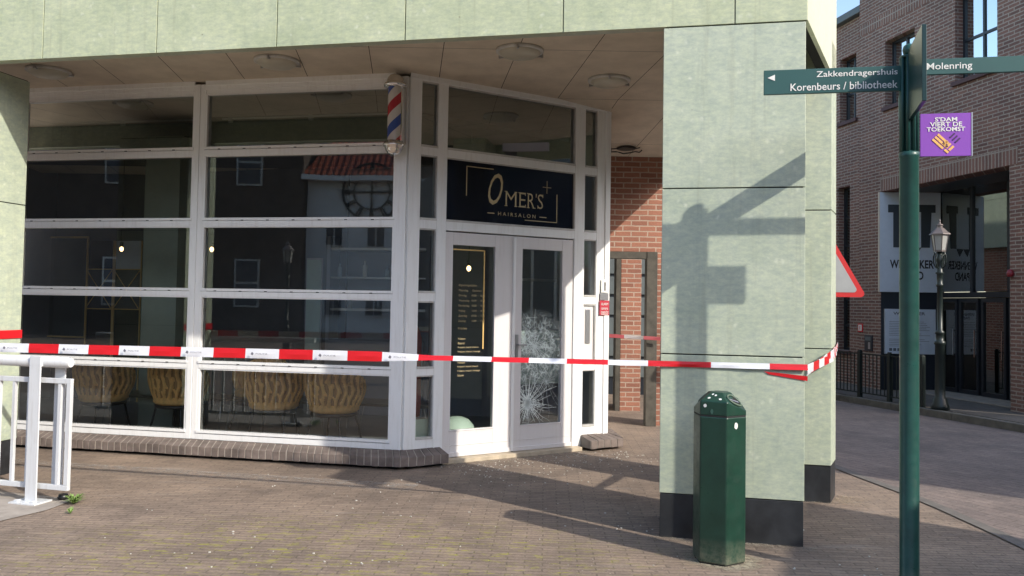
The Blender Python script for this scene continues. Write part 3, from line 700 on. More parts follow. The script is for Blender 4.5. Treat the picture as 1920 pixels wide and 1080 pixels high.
mb = MB(); mb.tube([(0.19*math.cos(a*.4), 0.19*math.sin(a*.4), -0.03-0.012*math.sin(a*2.1)) for a in range(15)], 0.008, 6)
part('ring', M['black'], q, mb); part('base', M['timber'], q, MB().lathe([(0, 0), (0.12, 0), (0.11, -0.02), (0, -0.02)], 20))

# barber pole
bx, by, _ = S2W(-0.082, -0.145)
bp = empty('barber_pole', (bx, by, 2.85), AX, 'red white and blue striped barber pole with chrome domes at the shop corner', 'barber pole')
part('top_cap', M['chrome'], bp, MB().lathe([(0.0, 0.61), (0.085, 0.61), (0.10, 0.62), (0.108, 0.635), (0.10, 0.65), (0.085, 0.652), (0.083, 0.67), (0.072, 0.70), (0.05, 0.725), (0.02, 0.738), (0.002, 0.74)], 32))
part('bottom_cap', M['chrome'], bp, MB().lathe([(0.002, -0.02), (0.03, -0.014), (0.06, 0.005), (0.08, 0.035), (0.087, 0.06), (0.10, 0.068), (0.108, 0.082), (0.10, 0.096), (0.083, 0.10), (0.08, 0.12), (0.0, 0.125)], 32))
bm_, nt, bs = newmat('barber_stripes'); tc = _n(nt, 'ShaderNodeTexCoord'); sx = _n(nt, 'ShaderNodeSeparateXYZ'); nt.links.new(tc.outputs['Object'], sx.inputs[0])
at = _n(nt, 'ShaderNodeMath', operation='ARCTAN2'); nt.links.new(sx.outputs[1], at.inputs[0]); nt.links.new(sx.outputs[0], at.inputs[1])
m1 = _n(nt, 'ShaderNodeMath', operation='MULTIPLY_ADD'); nt.links.new(at.outputs[0], m1.inputs[0]); m1.inputs[1].default_value = -1/(2*math.pi)
m0 = _n(nt, 'ShaderNodeMath', operation='MULTIPLY_ADD'); nt.links.new(sx.outputs[2], m0.inputs[0]); m0.inputs[1].default_value = 1/0.40; m0.inputs[2].default_value = 0.52
nt.links.new(m0.outputs[0], m1.inputs[2]); fr = _n(nt, 'ShaderNodeMath', operation='FRACT'); nt.links.new(m1.outputs[0], fr.inputs[0])
rp = _n(nt, 'ShaderNodeValToRGB'); rp.color_ramp.interpolation = 'CONSTANT'; e = rp.color_ramp.elements
e[0].position = 0; e[0].color = (.6, .57, .54, 1); e[1].position = .25; e[1].color = (.03, .08, .33, 1)
for p, c in ((.5, (.6, .57, .54, 1)), (.75, (.42, .015, .03, 1))): q = e.new(p); q.color = c
nt.links.new(fr.outputs[0], rp.inputs[0]); nt.links.new(rp.outputs[0], bs.inputs['Base Color']); bs.inputs['Roughness'].default_value = 0.25; bs.inputs['Coat Weight'].default_value = 0.8; bs.inputs['Coat Roughness'].default_value = 0.03
part('striped_cylinder', bm_, bp, MB().lathe([(0.068, 0.122), (0.068, 0.614)], 40))
part('backplate', M['chrome'], bp, MB().box(-0.03, 0.05, 0.062, 0.108, 0.09, 0.65).box(0.062, 0.075, -0.02, 0.1, 0.09, 0.64))

# intercom, alarm stickers on the right hand post
e = empty('alarm_sticker', (*S2(*DL(2.33, -0.05)), 0), DXW, 'red and white alarm notice on the white post right of the door', 'sticker')
e.location.z = 1.42
part('white_panel', M['lettering'], e, MB().box(-0.05, 0.045, 0, 0.004, 0.22, 0.36)); part('mark', M['ink'], e, MB().box(-0.008, 0.008, -0.002, 0, 0.24, 0.33))
part('grey_panel', M['steel'], e, MB().box(-0.06, 0.05, 0, 0.004, 0.14, 0.215))
part('red_panel', mat('sticker_red', (.45, .03, .05), .5, var=0), e, join(MB().box(-0.068, 0.062, 0, 0.004, -0.02, 0.135)))
part('lettering', M['lettering'], e, join(text_mb('ALARM', -0.05, 0.045, 0.085, 0.112, -0.002), text_mb('camera\ntoezicht', -0.055, 0.05, 0.0, 0.06, -0.002)))
part('small_print', M['lettering'], e, MB().box(-0.052, 0.048, -0.001, 0, -0.012, -0.006))
# stickers behind the left side light
o = MB().box(0.135, 0.19, 0.024, 0.027, 1.48, 1.50).box(0.15, 0.21, 0.024, 0.027, 1.42, 1.44)

# ---- furniture behind the glass
def chair(loc, rot, label):
    e = empty('tub_chair', (*S2(*loc), 0.05), AX+rot, label, 'chair', 'woven mustard chairs behind the front window')
    mb = MB(); NT, NZ = 220, 34; vs = []; bl = []
    for j in range(NZ+1):
        for i in range(NT+1):
            th = R(-35)+R(250)*i/NT      # open side faces +y
            t = j/NZ; side = abs(i/NT-0.5)*2
            top = 0.78-0.17*max(0, side-0.45)**1.2*1.6
            z = 0.40+(top-0.40)*t
            rad = (0.258+0.042*math.sin(t*math.pi*0.75))*(1-0.12*(1-t)**2)
            w1 = abs(math.cos(i/NT*math.pi*17+0.55*math.sin(t*math.pi*3.2))); w2 = abs(math.sin(i/NT*math.pi*17+0.55*math.sin(t*math.pi*3.2+2.6)))
            wv_ = max(w1**0.7, 0.93*w2**0.7*(0.75+0.25*math.sin(t*20+i*.2)))
            bulge = 0.050*(wv_-0.75) if wv_ > .62 else -0.012
            a = R(180)+th; bl.append(wv_)
            vs.append(((rad+bulge)*math.cos(a), (rad+bulge)*math.sin(a), z))
    k = len(vs)
    inner = [(x*0.86, y*0.86, z) for x, y, z in vs]
    fs = [(j*(NT+1)+i, j*(NT+1)+i+1, (j+1)*(NT+1)+i+1, (j+1)*(NT+1)+i) for j in range(NZ) for i in range(NT)]
    fs2 = [tuple(k+q for q in reversed(f)) for f in fs]
    rim = [(NZ*(NT+1)+i, NZ*(NT+1)+i+1, k+NZ*(NT+1)+i+1, k+NZ*(NT+1)+i) for i in range(NT)]
    e0 = [(j*(NT+1), (j+1)*(NT+1), k+(j+1)*(NT+1), k+j*(NT+1)) for j in range(NZ)]+[(j*(NT+1)+NT, k+j*(NT+1)+NT, k+(j+1)*(NT+1)+NT, (j+1)*(NT+1)+NT) for j in range(NZ)]
    mb.add(vs+inner, fs+fs2+rim+e0, True)
    gap = [1 if len(f) == 4 and max(f) < k and sum(bl[q] for q in f)/4 < 0.76 else 0 for f in mb.f]
    mb.mi = gap
    part('backrest', [M['mustard'], M['weavegap']], e, mb)
    part('seat', M['mustard'], e, MB().lathe([(0.0, 0.36), (0.22, 0.36), (0.245, 0.385), (0.245, 0.43), (0.22, 0.455), (0, 0.46)], 32))
    part('seat_base', M['black'], e, MB().lathe([(0, 0.325), (0.23, 0.325), (0.235, 0.34), (0.23, 0.358), (0, 0.358)], 32))
    for sx_ in (-1, 1):
        for sy in (-1, 1):
            part('leg', M['black'], e, MB().tube([(0.15*sx_, 0.15*sy, 0.33), (0.21*sx_, 0.21*sy, 0.0)], 0.011, 8))
    return e
c1 = chair((-3.49, 0.50), 0.15, 'mustard woven tub chair behind the left pane, nearest the railing')
def chair_copy(loc, rot, label):
    c = copy_tree(c1); c.location = (*S2(*loc), 0.05); c.rotation_euler = (0, 0, AX+rot); c['label'] = label; return c
def chair_dn(): pass
chair_copy((-2.62, 0.52), -0.1, 'mustard woven tub chair just left of the middle window post')
chair_copy((-1.53, 0.50), 0.1, 'mustard woven tub chair in the middle of the right hand window')
chair_copy((-0.86, 0.46), -0.15, 'mustard woven tub chair beside the barber pole corner post')
chair_copy((-2.14, 1.30), 2.6, 'mustard woven tub chair further in, behind the water bottle')
def table(loc, w_, d_, label):
    e = empty('side_table', (*S2(*loc), 0.05), AX, label, 'table', 'low black tables in the salon')
    part('tabletop', M['black'], e, MB().box(-w_/2, w_/2, -d_/2, d_/2, 0.36, 0.385), bevel=0.004)
    for sx_ in (-1, 1):
        for sy in (-1, 1):
            x, y = sx_*(w_/2-.05), sy*(d_/2-.05)
            part('leg', M['steel'], e, MB().tube([(x-0.05*sx_, y, 0.36), (x+0.02*sx_, y, 0.0), (x-0.01*sx_, y-.05*sy, 0.36)], 0.006, 6))
    return e
table((-3.05, 1.05), 1.5, 0.5, 'low black table with hairpin legs behind the left pane')
table((-1.75, 1.15), 1.2, 0.5, 'low black table with hairpin legs behind the middle of the window')
table((-0.5, 1.2), 1.0, 0.5, 'low black table with hairpin legs nearest the corner post')
e = tag(MB().lathe([(0, 0), (0.03, 0), (0.032, 0.02), (0.032, 0.13), (0.013, 0.17), (0.013, 0.195), (0, 0.195)], 16).build('water_bottle', M['bottle'], loc=(*S2(-1.93, 1.0), 0.436)), 'clear plastic water bottle with blue label on the low table', 'bottle')
part('bottle_label', mat('blue_label', (.05, .1, .4), .5, var=0), e, MB().lathe([(0.033, 0.05), (0.033, 0.09)], 16))
for x, y, lb_ in ((-5.56, 3.1, 'left'), (-5.12, 3.1, 'right')):
    e = empty('display_shelf', (*S2(x, y), 0.05), AX, f'dark wall unit with gold crossed frame, the {lb_} one of the two', 'shelf', 'gold framed wall units')
    w_ = 0.20
    part('back_panel', M['navy'] if lb_ == 'left' else M['panelgrey'], e, MB().box(-w_, w_, 0, 0.04, 1.85, 2.25)); part('back_panel', M['black'], e, MB().box(-w_, w_, 0, 0.04, 0.6, 1.28))
    f = MB()
    for x_ in (-w_-.01, w_+.01): f.box(x_-.008, x_+.008, -0.02, 0, 0.0, 2.25)
    for z in (1.28, 1.84): f.box(-w_, w_, -0.018, -.002, z, z+.014)
    for s in (-1, 1): f.tube([(-w_*s, -0.03, 1.30), (w_*s, -0.03, 1.83)], 0.006, 6)
    part('gold_frame', M['gold'], e, f)
e = empty('wall_mirror', (*S2(-6.2, 3.1), 0.9), AX, 'large mirror with thin gold frame on the left of the salon wall', 'mirror')
part('mirror_glass', M['glass_dark'], e, MB().box(-0.4, 0.4, 0.02, 0.04, 0.05, 1.45)); part('gold_frame', M['gold'], e, MB().box(-0.42, 0.42, 0, 0.02, 1.44, 1.465).box(0.4, 0.425, 0, 0.02, 0.03, 1.44).box(-0.42, 0.42, 0, 0.02, 0.02, 0.04))
def pend(x, y, z, lab):
    e = empty('pendant_lamp', (*S2(x, y), z), AX, lab, 'pendant lamp', 'lit lamps inside the salon')
    part('bulb', M['bulb'], e, MB().lathe([(0.001, -0.03), (0.016, -0.022), (0.024, 0), (0.018, 0.022), (0.001, 0.03)], 16))
    part('socket', M['black'], e, MB().lathe([(0, 0.035), (0.018, 0.035), (0.02, 0.08), (0, 0.085)], 12)); part('cord', M['black'], e, MB().tube([(0, 0, 0.08), (0, 0, 3.28-z)], 0.004, 6))
pend(-4.067, 1.5, 2.08, 'small lit warm bulb seen through the left pane')
pend(-2.877, 1.5, 2.08, 'small lit warm bulb just right of the middle window post')
pend(0.35, 1.0, 1.86, 'small lit warm bulb behind the narrow side light left of the door')
# shelving with products on the right wall part
e = empty('product_shelf', (*S2(-1.45, 3.1), 0.05), AX, 'grey wall shelving with bottles behind the right hand window', 'shelf')
part('board', M['steel'], e, MB().box(-0.55, 0.75, -0.18, 0.12, 1.33, 1.36).box(-0.55, 0.75, -0.18, 0.12, 1.75, 1.77).box(-0.55, 0.75, -0.18, 0.12, 2.12, 2.15))
part('side_panel', M['ingrey'], e, MB().box(-0.6, -0.55, -0.2, 0.12, 0, 2.3).box(0.75, 0.8, -0.2, 0.12, 0, 2.3))
part('cabinet', M['ingrey'], e, MB().box(-0.55, 0.75, -0.25, 0.12, 0, 0.95), bevel=0.005)
for i in range(7):
    x, y, _ = S2W(-1.9+0.17*i+random.uniform(-.03, .03), 3.0)
    h = random.uniform(.12, .22)
    o = MB().lathe([(0, 0), (.03, 0), (.03, h*.7), (.012, h*.8), (.012, h), (0, h)], 12).build('product_bottle', random.choice([M['opal'], M['bottle'], M['gold'], M['lettering']]), loc=(x, y, 1.41 if i % 2 else 1.82))
    tag(o, 'small hair product bottle on the grey wall shelving', 'bottle', 'hair product bottles')
# tall pale green strip inside
e = empty('standing_mirror', (*S2(-3.30+1.0, 3.05), 0.05), AX, 'tall narrow pale green mirror panel inside, right of the middle post', 'mirror')
part('mirror_glass', M['palegreen'], e, MB().box(-0.10, 0.10, 0.0, 0.02, 0.7, 2.0)); part('frame', M['steel'], e, MB().box(-0.115, 0.115, 0.02, 0.04, 0.0, 2.02))
# coat behind side light
e = empty('hanging_coat', (*S2(*DL(0.24, 0.33)), 0.30), DXW, 'reddish coat hanging behind the narrow window left of the door', 'coat')
mb = MB(); prof = [(0.05, .98), (0.075, .93), (0.10, .85), (0.10, .6), (0.105, .4), (0.11, .22), (0.105, .1)]
vs = []; N_ = 24
for wd_, z in prof:
    for i in range(N_):
        a = 2*math.pi*i/N_; k = 1+0.12*math.sin(a*5+z*3); vs.append((wd_*1.0*math.cos(a)*k, 0.06*math.sin(a)*k, z))
mb.add(vs, [(j*N_+i, j*N_+(i+1) % N_, (j+1)*N_+(i+1) % N_, (j+1)*N_+i) for j in range(len(prof)-1) for i in range(N_)]+[tuple(range(N_)), tuple(range((len(prof)-1)*N_, len(prof)*N_))], True)
part('body', M['coat'], e, mb); part('sleeve', M['coat'], e, MB().tube([(-.09, -.03, .88), (-.12, -.04, .6), (-.115, -.05, .36)], [.04, .045, .035], 12))
part('hook', M['steel'], e, MB().tube([(0, 0, .98), (0, .0, 1.05), (0, .1, 1.05)], .006, 6))
tag(MB().box(-.1, .1, 0, .02, 0, .2).build('paper_bag', M['palegreen'], loc=(*S2(*DL(0.26, 0.12)), 0.2), rot=DXW), 'small pale green card standing inside the narrow window by the door', 'card')
# pale green dome at the bottom of the left door
tag(MB().lathe([(0.20, 0), (0.195, 0.06), (0.17, 0.13), (0.12, 0.185), (0.06, 0.21), (0.001, 0.215)], 40).build('glass_dome', M['palegreen'], loc=(*S2(*DL(0.72, 0.26)), 0.17)), 'pale green dome lying inside behind the left door glass', 'dome')

# ================================================================== BARRIER TAPE
tx0, txe = -3.6, 3.285
bnd = [-3.5, -3.22, -2.96, -2.70, -2.434, -2.168, -1.907, -1.645, -1.388, -1.126, -0.86, -0.603, -0.338, -0.077, 0.187, 0.446, 0.712, 0.962, 1.234, 1.493, 1.751, 2.026, 2.288, 2.69, 3.054, 3.285]
e = empty('barrier_tape', S2W(0, NY-0.012, 0), AX, 'red and white police barrier tape stretched across the shop front', 'tape')
def tz(x): return 1.112+0.0062*x-0.0012*(x*x-9)*0.2
tape = MB()
for i in range(len(bnd)-1):
    tape.mat(0 if i % 2 else 1)   # index 1 red
    a, b = bnd[i], bnd[i+1]; n = 10
    for k in range(n):
        xs_ = [a+(b-a)*k/n, a+(b-a)*(k+1)/n]; col = []
        for x in xs_:
            h = 0.035 if x < 0.4 else max(0.0165, 0.035-(x-0.4)*0.045)
            if x > 2.1: h = 0.018
            tw = 0.35*math.sin(x*0.9)+(0 if x < .4 else 0.8*math.sin((x-.4)*1.6))
            dy = -0.014*abs(math.sin(tw)); cr = 0.0015*math.sin(x*23)
            col.append([(x, dy+cr, tz(x)-h), (x, -dy*0.3-cr-0.003, tz(x)), (x, -dy*0.6, tz(x)+h)])
        (p0, p1, p2), (q0, q1, q2) = col
        tape.add([p0, p1, p2, q0, q1, q2], [(0, 3, 4, 1), (1, 4, 5, 2)])
tp = part('ribbon', [M['tapewhite'], M['red']], e, tape)
prt = MB()
for i in range(0, 17):
    a, b = bnd[i], bnd[i+1]
    if i % 2: 
        prt = join(prt, text_mb('POLITIE', a+0.095, a+0.185, tz(a+.1)-0.0055, tz(a+.1)+0.0055, -0.026))
        prt.lathe([(0.001, 0), (0.006, 0.004), (0.001, 0.012)], 4, (a+0.07, -0.026)).v[-12:]
        prt.prism_xz([(a+0.055, tz(a)-0.003), (a+0.07, tz(a)-0.011), (a+0.078, tz(a)+0.002), (a+0.066, tz(a)+0.013)], -0.028, -0.025)
prt2 = MB(); prt2.v = prt.v; prt2.f = [f for f in prt.f]; prt2.mi = prt.mi; prt2.sm = prt.sm
# keep only the meshes at tape height
keep = [i for i, f in enumerate(prt2.f) if all(prt2.v[k][2] > 1.0 for k in f)]
prt2.f = [prt2.f[i] for i in keep]; prt2.mi = [prt2.mi[i] for i in keep]; prt2.sm = [prt2.sm[i] for i in keep]
part('print', mat('tape_print', (.14, .14, .17), .5, var=0), e, prt2)
# doubled end piece and the wraps round the far column
e2 = empty('tape_end', S2W(0, 0, 0), AX, 'crumpled red and white tape ends running from near column to far column', 'tape')
mb = MB(); mb.mat(1); mb.add([(3.02, NY-.006, 1.098), (3.285, NY-.008, 1.075), (3.285, NY-.006, 1.045), (3.05, NY-.006, 1.08)], [(0, 1, 2, 3)])
part('lower_strip', [M['tapewhite'], M['red']], e2, mb)
def strip(mb, a, b, h, n, seed):
    rr_ = random.Random(seed)
    for k in range(n):
        mb.mat(k % 2); P0 = Vector(a).lerp(Vector(b), k/n); P1 = Vector(a).lerp(Vector(b), (k+1)/n); s0, s1 = rr_.uniform(-.006, .006), rr_.uniform(-.006, .006)
        mb.add([(P0.x, P0.y+s0, P0.z-h), (P1.x, P1.y+s1, P1.z-h), (P1.x, P1.y-s1, P1.z+h), (P0.x, P0.y-s0, P0.z+h)], [(0, 1, 2, 3)])
fA = (3.284, NY-0.004, 1.125); 
mb = MB()
strip(mb, (3.284, NY-0.01, 1.12), (fx+0.012, -0.47, 1.13), 0.03, 5, 1); strip(mb, (3.284, NY+.02, 1.10), (fx+0.014, -0.475, 1.17), 0.026, 7, 2)
cb, sb = math.cos(BROT), math.sin(BROT)
for k, (za, zb, h) in enumerate(((1.13, 1.16, .03), (1.17, 1.19, .026), (1.15, 1.22, .02))):
    o_ = 0.006+0.004*k
    strip(mb, (fx+o_, -0.441-o_, za), (fx+o_+0.33*cb, -0.441-o_+0.33*sb, zb), h, 5+k*2, 5+k)
part('ribbon', [M['tapewhite'], M['red']], e2, mb)
# tape round the left column, top edge only seen
mb = MB(); mb.mat(1).box(-3.9, -3.03, NY-.008, NY-.004, 1.12, 1.19).box(-3.034, -3.030, NY, NY+0.59, 1.14, 1.21); 
tag(mb.build('tape_wrap', [M['tapewhite'], M['red']], loc=S2W(0, 0, 0), rot=AX), 'bright red tape wrapped round the column behind the white railing', 'tape')
# second tape in the passage
mb = MB()
strip(mb, (1.30, 10.62, 1.13), (2.02, 10.60, 1.10), 0.022, 3, 9)
tag(mb.build('passage_tape', [mat('shaded_tape_red', (.30, .05, .06), .5), mat('shaded_tape_grey', (.33, .30, .30), .5)]), 'red and white tape across the brick passage opening, its colours darkened for shade', 'tape')  # tape red and grey darkened to stand for shade in the passage

# ================================================================== BRICK PASSAGE WALL
e = empty('brick_passage_wall', (1.0, 10.7, 0), R(1.5), 'orange brick wall with an open doorway in dark steel posts', 'wall')
mb = MB().box(0.30, 1.25, 0, 0.25, 2.19, 3.45).box(0.965, 1.015, 0, 0.25, 0, 2.19)
part('wall', M['brick_orange'], e, mb)
part('post', M['timber'], e, MB().box(0.83, 0.963, -0.03, 0.12, 0, 2.19), bevel=0.004)
part('lintel', M['timber'], e, MB().box(0.30, 0.83, -0.02, 0.12, 2.10, 2.186), bevel=0.004)
part('edge_post', M['timber'], e, MB().box(1.25, 1.30, 0, 0.2, 0, 3.45))
e = empty('brick_pier', (1.86, 12.35, 0), 0, 'orange brick pier seen through the doorway behind the column', 'pier')
part('pier', M['brick_orange'], e, MB().box(-0.14, 0.15, -0.15, 0.45, 0, 3.5)); part('post', M['timber'], e, MB().box(-0.21, -0.145, -0.15, 0.1, 0, 3.5))
e = empty('rear_building', (0, 14.6, 0), R(-3), 'dark grey shutter wall at the back of the passage', 'building')
part('wall', M['framegrey'], e, MB().box(-2, 3.0, 0, 0.3, 0, 4)); 
for i in range(6): part('shutter_slat', M['lead'], e, MB().box(1.6, 2.6, -0.03, 0, 0.3+i*0.35, 0.6+i*0.35), bevel=0.005)

# ================================================================== LITTER BIN
bc = (1.318, 5.111)
e = empty('litter_bin', (*bc, 0), 0, 'dark green hexagonal litter bin with chamfered hood before the stone column', 'bin')
RB = 0.158; th0 = 31.3
hexp = lambda r, off=0: [(r*math.cos(R(th0+60*k)), r*math.sin(R(th0+60*k))) for k in range(6)]
ang = [th0+60*k for k in range(6)]       # 31,91,151,211,271,331
mb = MB(); hp = hexp(RB); mb.prism(hp, 0.012, 0.862)
part('body', M['bingreen'], e, mb, bevel=0.008)
part('base_gap', M['joint'], e, MB().prism(hexp(RB*0.94), 0, 0.02))
hr = hexp(RB*1.0); 
# hood: front (211-271) and rear faces tall, left and right ends sloped
zt = {0: .905, 1: .95, 2: .905, 3: .952, 4: .952, 5: .905}
zt = {0: .95, 1: .95, 2: .895, 3: .952, 4: .952, 5: .895}
topc = {0: (0.045, 0.06), 1: (-0.02, 0.065), 2: (-0.065, 0.02), 3: (-0.055, -0.05), 4: (0.0, -0.062), 5: (0.055, -0.02)}
def rotp(p, a): return (p[0]*math.cos(a)-p[1]*math.sin(a), p[0]*math.sin(a)+p[1]*math.cos(a))
vs = [(x, y, 0.868) for x, y in hr]+[(hr[k][0], hr[k][1], zt[k]) for k in range(6)]+[(hr[k][0]*.42, hr[k][1]*.42, 0.998) for k in range(6)]
fs = [tuple(range(5, -1, -1)), tuple(range(12, 18))]
for k in range(6):
    l = (k+1) % 6; fs += [(k, l, 6+l, 6+k), (6+k, 6+l, 12+l, 12+k)]
mb = MB(); mb.add(vs, fs)
hood = part('hood', M['bingreen'], e, mb, bevel=0.006)
part('seam', M['joint'], e, MB().prism(hexp(RB*0.985), 0.860, 0.870))
# opening in the right-front slope (between vertices 4 and 5)
def slope_pt(k, u, v_, off=0.0):
    l = (k+1) % 6; A_, B_, C_, D_ = [Vector(vs[i]) for i in (6+k, 6+l, 12+l, 12+k)]
    p = (A_*(1-u)+B_*u)*(1-v_)+(D_*(1-u)+C_*u)*v_; n = (B_-A_).cross(D_-A_).normalized()
    return p+n*off
for k in (4, 1):
    op = MB(); pts = [slope_pt(k, 0.52+0.36*math.cos(a*math.pi/12)*(1), 0.42+0.30*math.sin(a*math.pi/12), 0.004) for a in range(24)]
    op.add(pts, [tuple(range(24))]); part('opening', M['joint'], hood, op)
    rm = MB(); pts = [slope_pt(k, 0.52+0.40*math.cos(a*math.pi/12), 0.42+0.34*math.sin(a*math.pi/12), 0.006) for a in range(24)]; rm.tube(pts+[pts[0]], 0.0055, 6)
    part('opening_rim', mat('worn_bin_rim', (0.12, 0.17, 0.12), .5), hood, rm)
part('steel_flap', M['steel'], hood, MB().quad(slope_pt(4, .24, .34, .006), slope_pt(4, .82, .34, .006), slope_pt(4, .80, .40, .007), slope_pt(4, .26, .40, .007)))
# stickers and scuffs
def face_patch(k, u0_, u1_, z0, z1, mtl, nm='sticker'):
    a, b = Vector((*hp[k], 0)), Vector((*hp[(k+1) % 6], 0)); n = Vector(((a+b).x, (a+b).y, 0)).normalized()*0.0025
    q0, q1 = a.lerp(b, u0_)+n, a.lerp(b, u1_)+n
    pts = []
    for i in range(10):
        t = 2*math.pi*i/10; uu_ = .5+.5*math.cos(t)*random.uniform(.8, 1); vv = .5+.5*math.sin(t)*random.uniform(.8, 1)
        p = q0.lerp(q1, uu_); pts.append((p.x, p.y, z0+(z1-z0)*vv))
    part(nm, mtl, e, MB().add(pts, [tuple(range(10))]))
face_patch(3, .12, .25, .912, .936, M['lettering'])
face_patch(4, .35, .55, .79, .835, M['lettering'])
face_patch(3, .38, .5, .875, .91, mat('old_sticker', (.05, .12, .09), .5), 'scuff')
for u_, v__ in ((.25, .30), (.5, .62), (.3, .72), (.75, .22)):
    P_ = [slope_pt(3, u_+.07*math.cos(a), v__+.10*math.sin(a), .003) for a in (0, .9, 1.9, 2.8, 3.9, 5)]
    part('bird_dropping', M['lettering'], hood, MB().add(P_, [tuple(range(6))]))
# sandy spill round the foot
mb = MB(); N_ = 30
vs_ = [(bc[0]+0.02+(0.24+0.05*math.sin(i*1.7)+0.03*math.sin(i*4.1))*math.cos(2*math.pi*i/N_), bc[1]-.02+(0.21+0.03*math.sin(i*2.3))*math.sin(2*math.pi*i/N_), 0.005) for i in range(N_)]
sm, nt, bs = newmat('sand_spill_faded'); v = coords(nt); gr = _n(nt, 'ShaderNodeTexGradient', gradient_type='SPHERICAL')
nt.links.new(coords(nt, scale=(3.6, 3.8, 1), loc=(-3.6*(bc[0]+.04), -3.8*(bc[1]-.02), 0)), gr.inputs[0])
bs.inputs['Base Color'].default_value = (0.40, 0.35, 0.25, 1); bs.inputs['Roughness'].default_value = .95
nt.links.new(mixc(nt, 1.0, ramp(nt, gr.outputs[0], 0.02, (0, 0, 0), .5, (1, 1, 1)), ramp(nt, noise(nt, v, 30, 6, .8), .35, (0.1, .1, .1), .6, (1, 1, 1)), 'MULTIPLY'), bs.inputs['Alpha'])
o = mb.add(vs_, [tuple(range(N_))]).build('sand_patch', sm); o['kind'] = 'structure'

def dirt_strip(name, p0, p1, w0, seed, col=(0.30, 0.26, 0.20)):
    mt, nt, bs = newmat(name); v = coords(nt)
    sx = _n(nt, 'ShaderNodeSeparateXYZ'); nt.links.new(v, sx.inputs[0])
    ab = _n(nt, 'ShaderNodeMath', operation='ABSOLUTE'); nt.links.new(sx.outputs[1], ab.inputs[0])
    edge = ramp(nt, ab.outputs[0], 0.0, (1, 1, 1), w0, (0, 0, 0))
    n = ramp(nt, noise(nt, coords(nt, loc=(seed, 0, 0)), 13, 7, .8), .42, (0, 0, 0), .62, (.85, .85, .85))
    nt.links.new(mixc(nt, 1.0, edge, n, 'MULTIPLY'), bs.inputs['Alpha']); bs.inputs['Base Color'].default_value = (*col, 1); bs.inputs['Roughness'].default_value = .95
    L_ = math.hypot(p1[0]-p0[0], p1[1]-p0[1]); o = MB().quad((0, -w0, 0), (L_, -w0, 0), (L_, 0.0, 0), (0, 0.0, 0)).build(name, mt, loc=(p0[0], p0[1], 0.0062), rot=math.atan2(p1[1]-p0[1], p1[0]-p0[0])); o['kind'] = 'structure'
dirt_strip('ground_dirt', S2(2.30, NY), S2(3.34, NY), 0.16, 1)
dirt_strip('ground_dirt', S2(fx-.6, -0.441), S2(fx, -0.441), 0.12, 5)
dirt_strip('ground_dirt', S2(fx, -0.441), S2(ex_+.02, ey_), 0.30, 8, (0.42, 0.33, 0.22))
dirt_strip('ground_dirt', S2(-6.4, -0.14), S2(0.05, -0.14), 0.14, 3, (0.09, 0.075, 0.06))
dirt_strip('ground_dirt', S2(*DL(0.3, -0.12)), S2(*DL(2.05, -0.12)), 0.22, 4, (0.42, 0.37, 0.30))
dirt_strip('ground_dirt', S2(-5.2, -0.75), S2(0.4, -0.72), 0.35, 9, (0.40, 0.36, 0.32))

# ================================================================== SIGNPOST
PX, PY = 2.244, 4.673
e = empty('signpost', (PX, PY, 0), 0, 'dark green finger signpost with round ball top', 'signpost')
part('pole', M['signgreen'], e, MB().lathe([(0.0, 0), (0.055, 0), (0.055, 0.05), (0.05, 0.06), (0.05, 2.345), (0.053, 2.35), (0.053, 2.375), (0.04, 2.38), (0, 2.38)], 32))
mb = MB(); mb.lathe([(0.030, 2.37), (0.030, 2.92)], 20)
for k in range(8):
    a = k*math.pi/4+.2; mb.lathe([(0.0, 2.375), (0.0105, 2.375), (0.0105, 2.905), (0, 2.905)], 10, (0.040*math.cos(a), 0.040*math.sin(a)))
mb.lathe([(0, 2.903), (0.048, 2.903), (0.048, 2.915), (0.02, 2.92), (0, 2.92)], 24)
part('fluted_head', M['signgreen'], e, mb)
part('ball_finial', M['signgreen'], e, MB().lathe([(0.001, 2.915), (0.018, 2.918), (0.030, 2.93), (0.034, 2.95), (0.030, 2.97), (0.018, 2.981), (0.001, 2.984)], 24))
ar = AX+R(0.5)
def arm(name, x0, x1, z0, z1, rot, label=None):
    return part(name, M['signface'], e, MB().box(x0, x1, -0.011, 0.011, z0, z1), rot=rot, bevel=0.002, label=label)
sgn = arm('finger_sign', -0.775, -0.045, 2.722, 2.862, ar, 'green finger sign pointing left with two lines of white text')
part('lettering', M['lettering'], sgn, join(text_mb('Zakkendragershuis', -0.49, -0.062, 2.802, 2.845, -0.0135, 0.006), text_mb('Korenbeurs / bibliotheek', -0.63, -0.062, 2.737, 2.780, -0.0135, 0.006),
    MB().prism_xz([(-0.755, 2.817), (-0.715, 2.799), (-0.715, 2.835)], -0.0135, -0.0115)))
sgn = arm('finger_sign', 0.05, 0.80, 2.805, 2.892, ar, 'green finger sign pointing right with one word')
part('lettering', M['lettering'], sgn, text_mb('Molenring', 0.088, 0.318, 2.820, 2.868, -0.0135, 0.006))
sgn = part('finger_sign', M['signface'], e, MB().box(0.05, 0.80, -0.011, 0.011, 2.725, 2.870), rot=R(68), bevel=0.002, label='green finger sign pointing away behind the post')
sgn = part('finger_sign', M['signgloss'], e, MB().box(0.045, 0.50, -0.011, 0.011, 2.548, 2.935), rot=math.atan2(-0.47, -0.15), bevel=0.002, label='large green finger sign seen almost edge on')
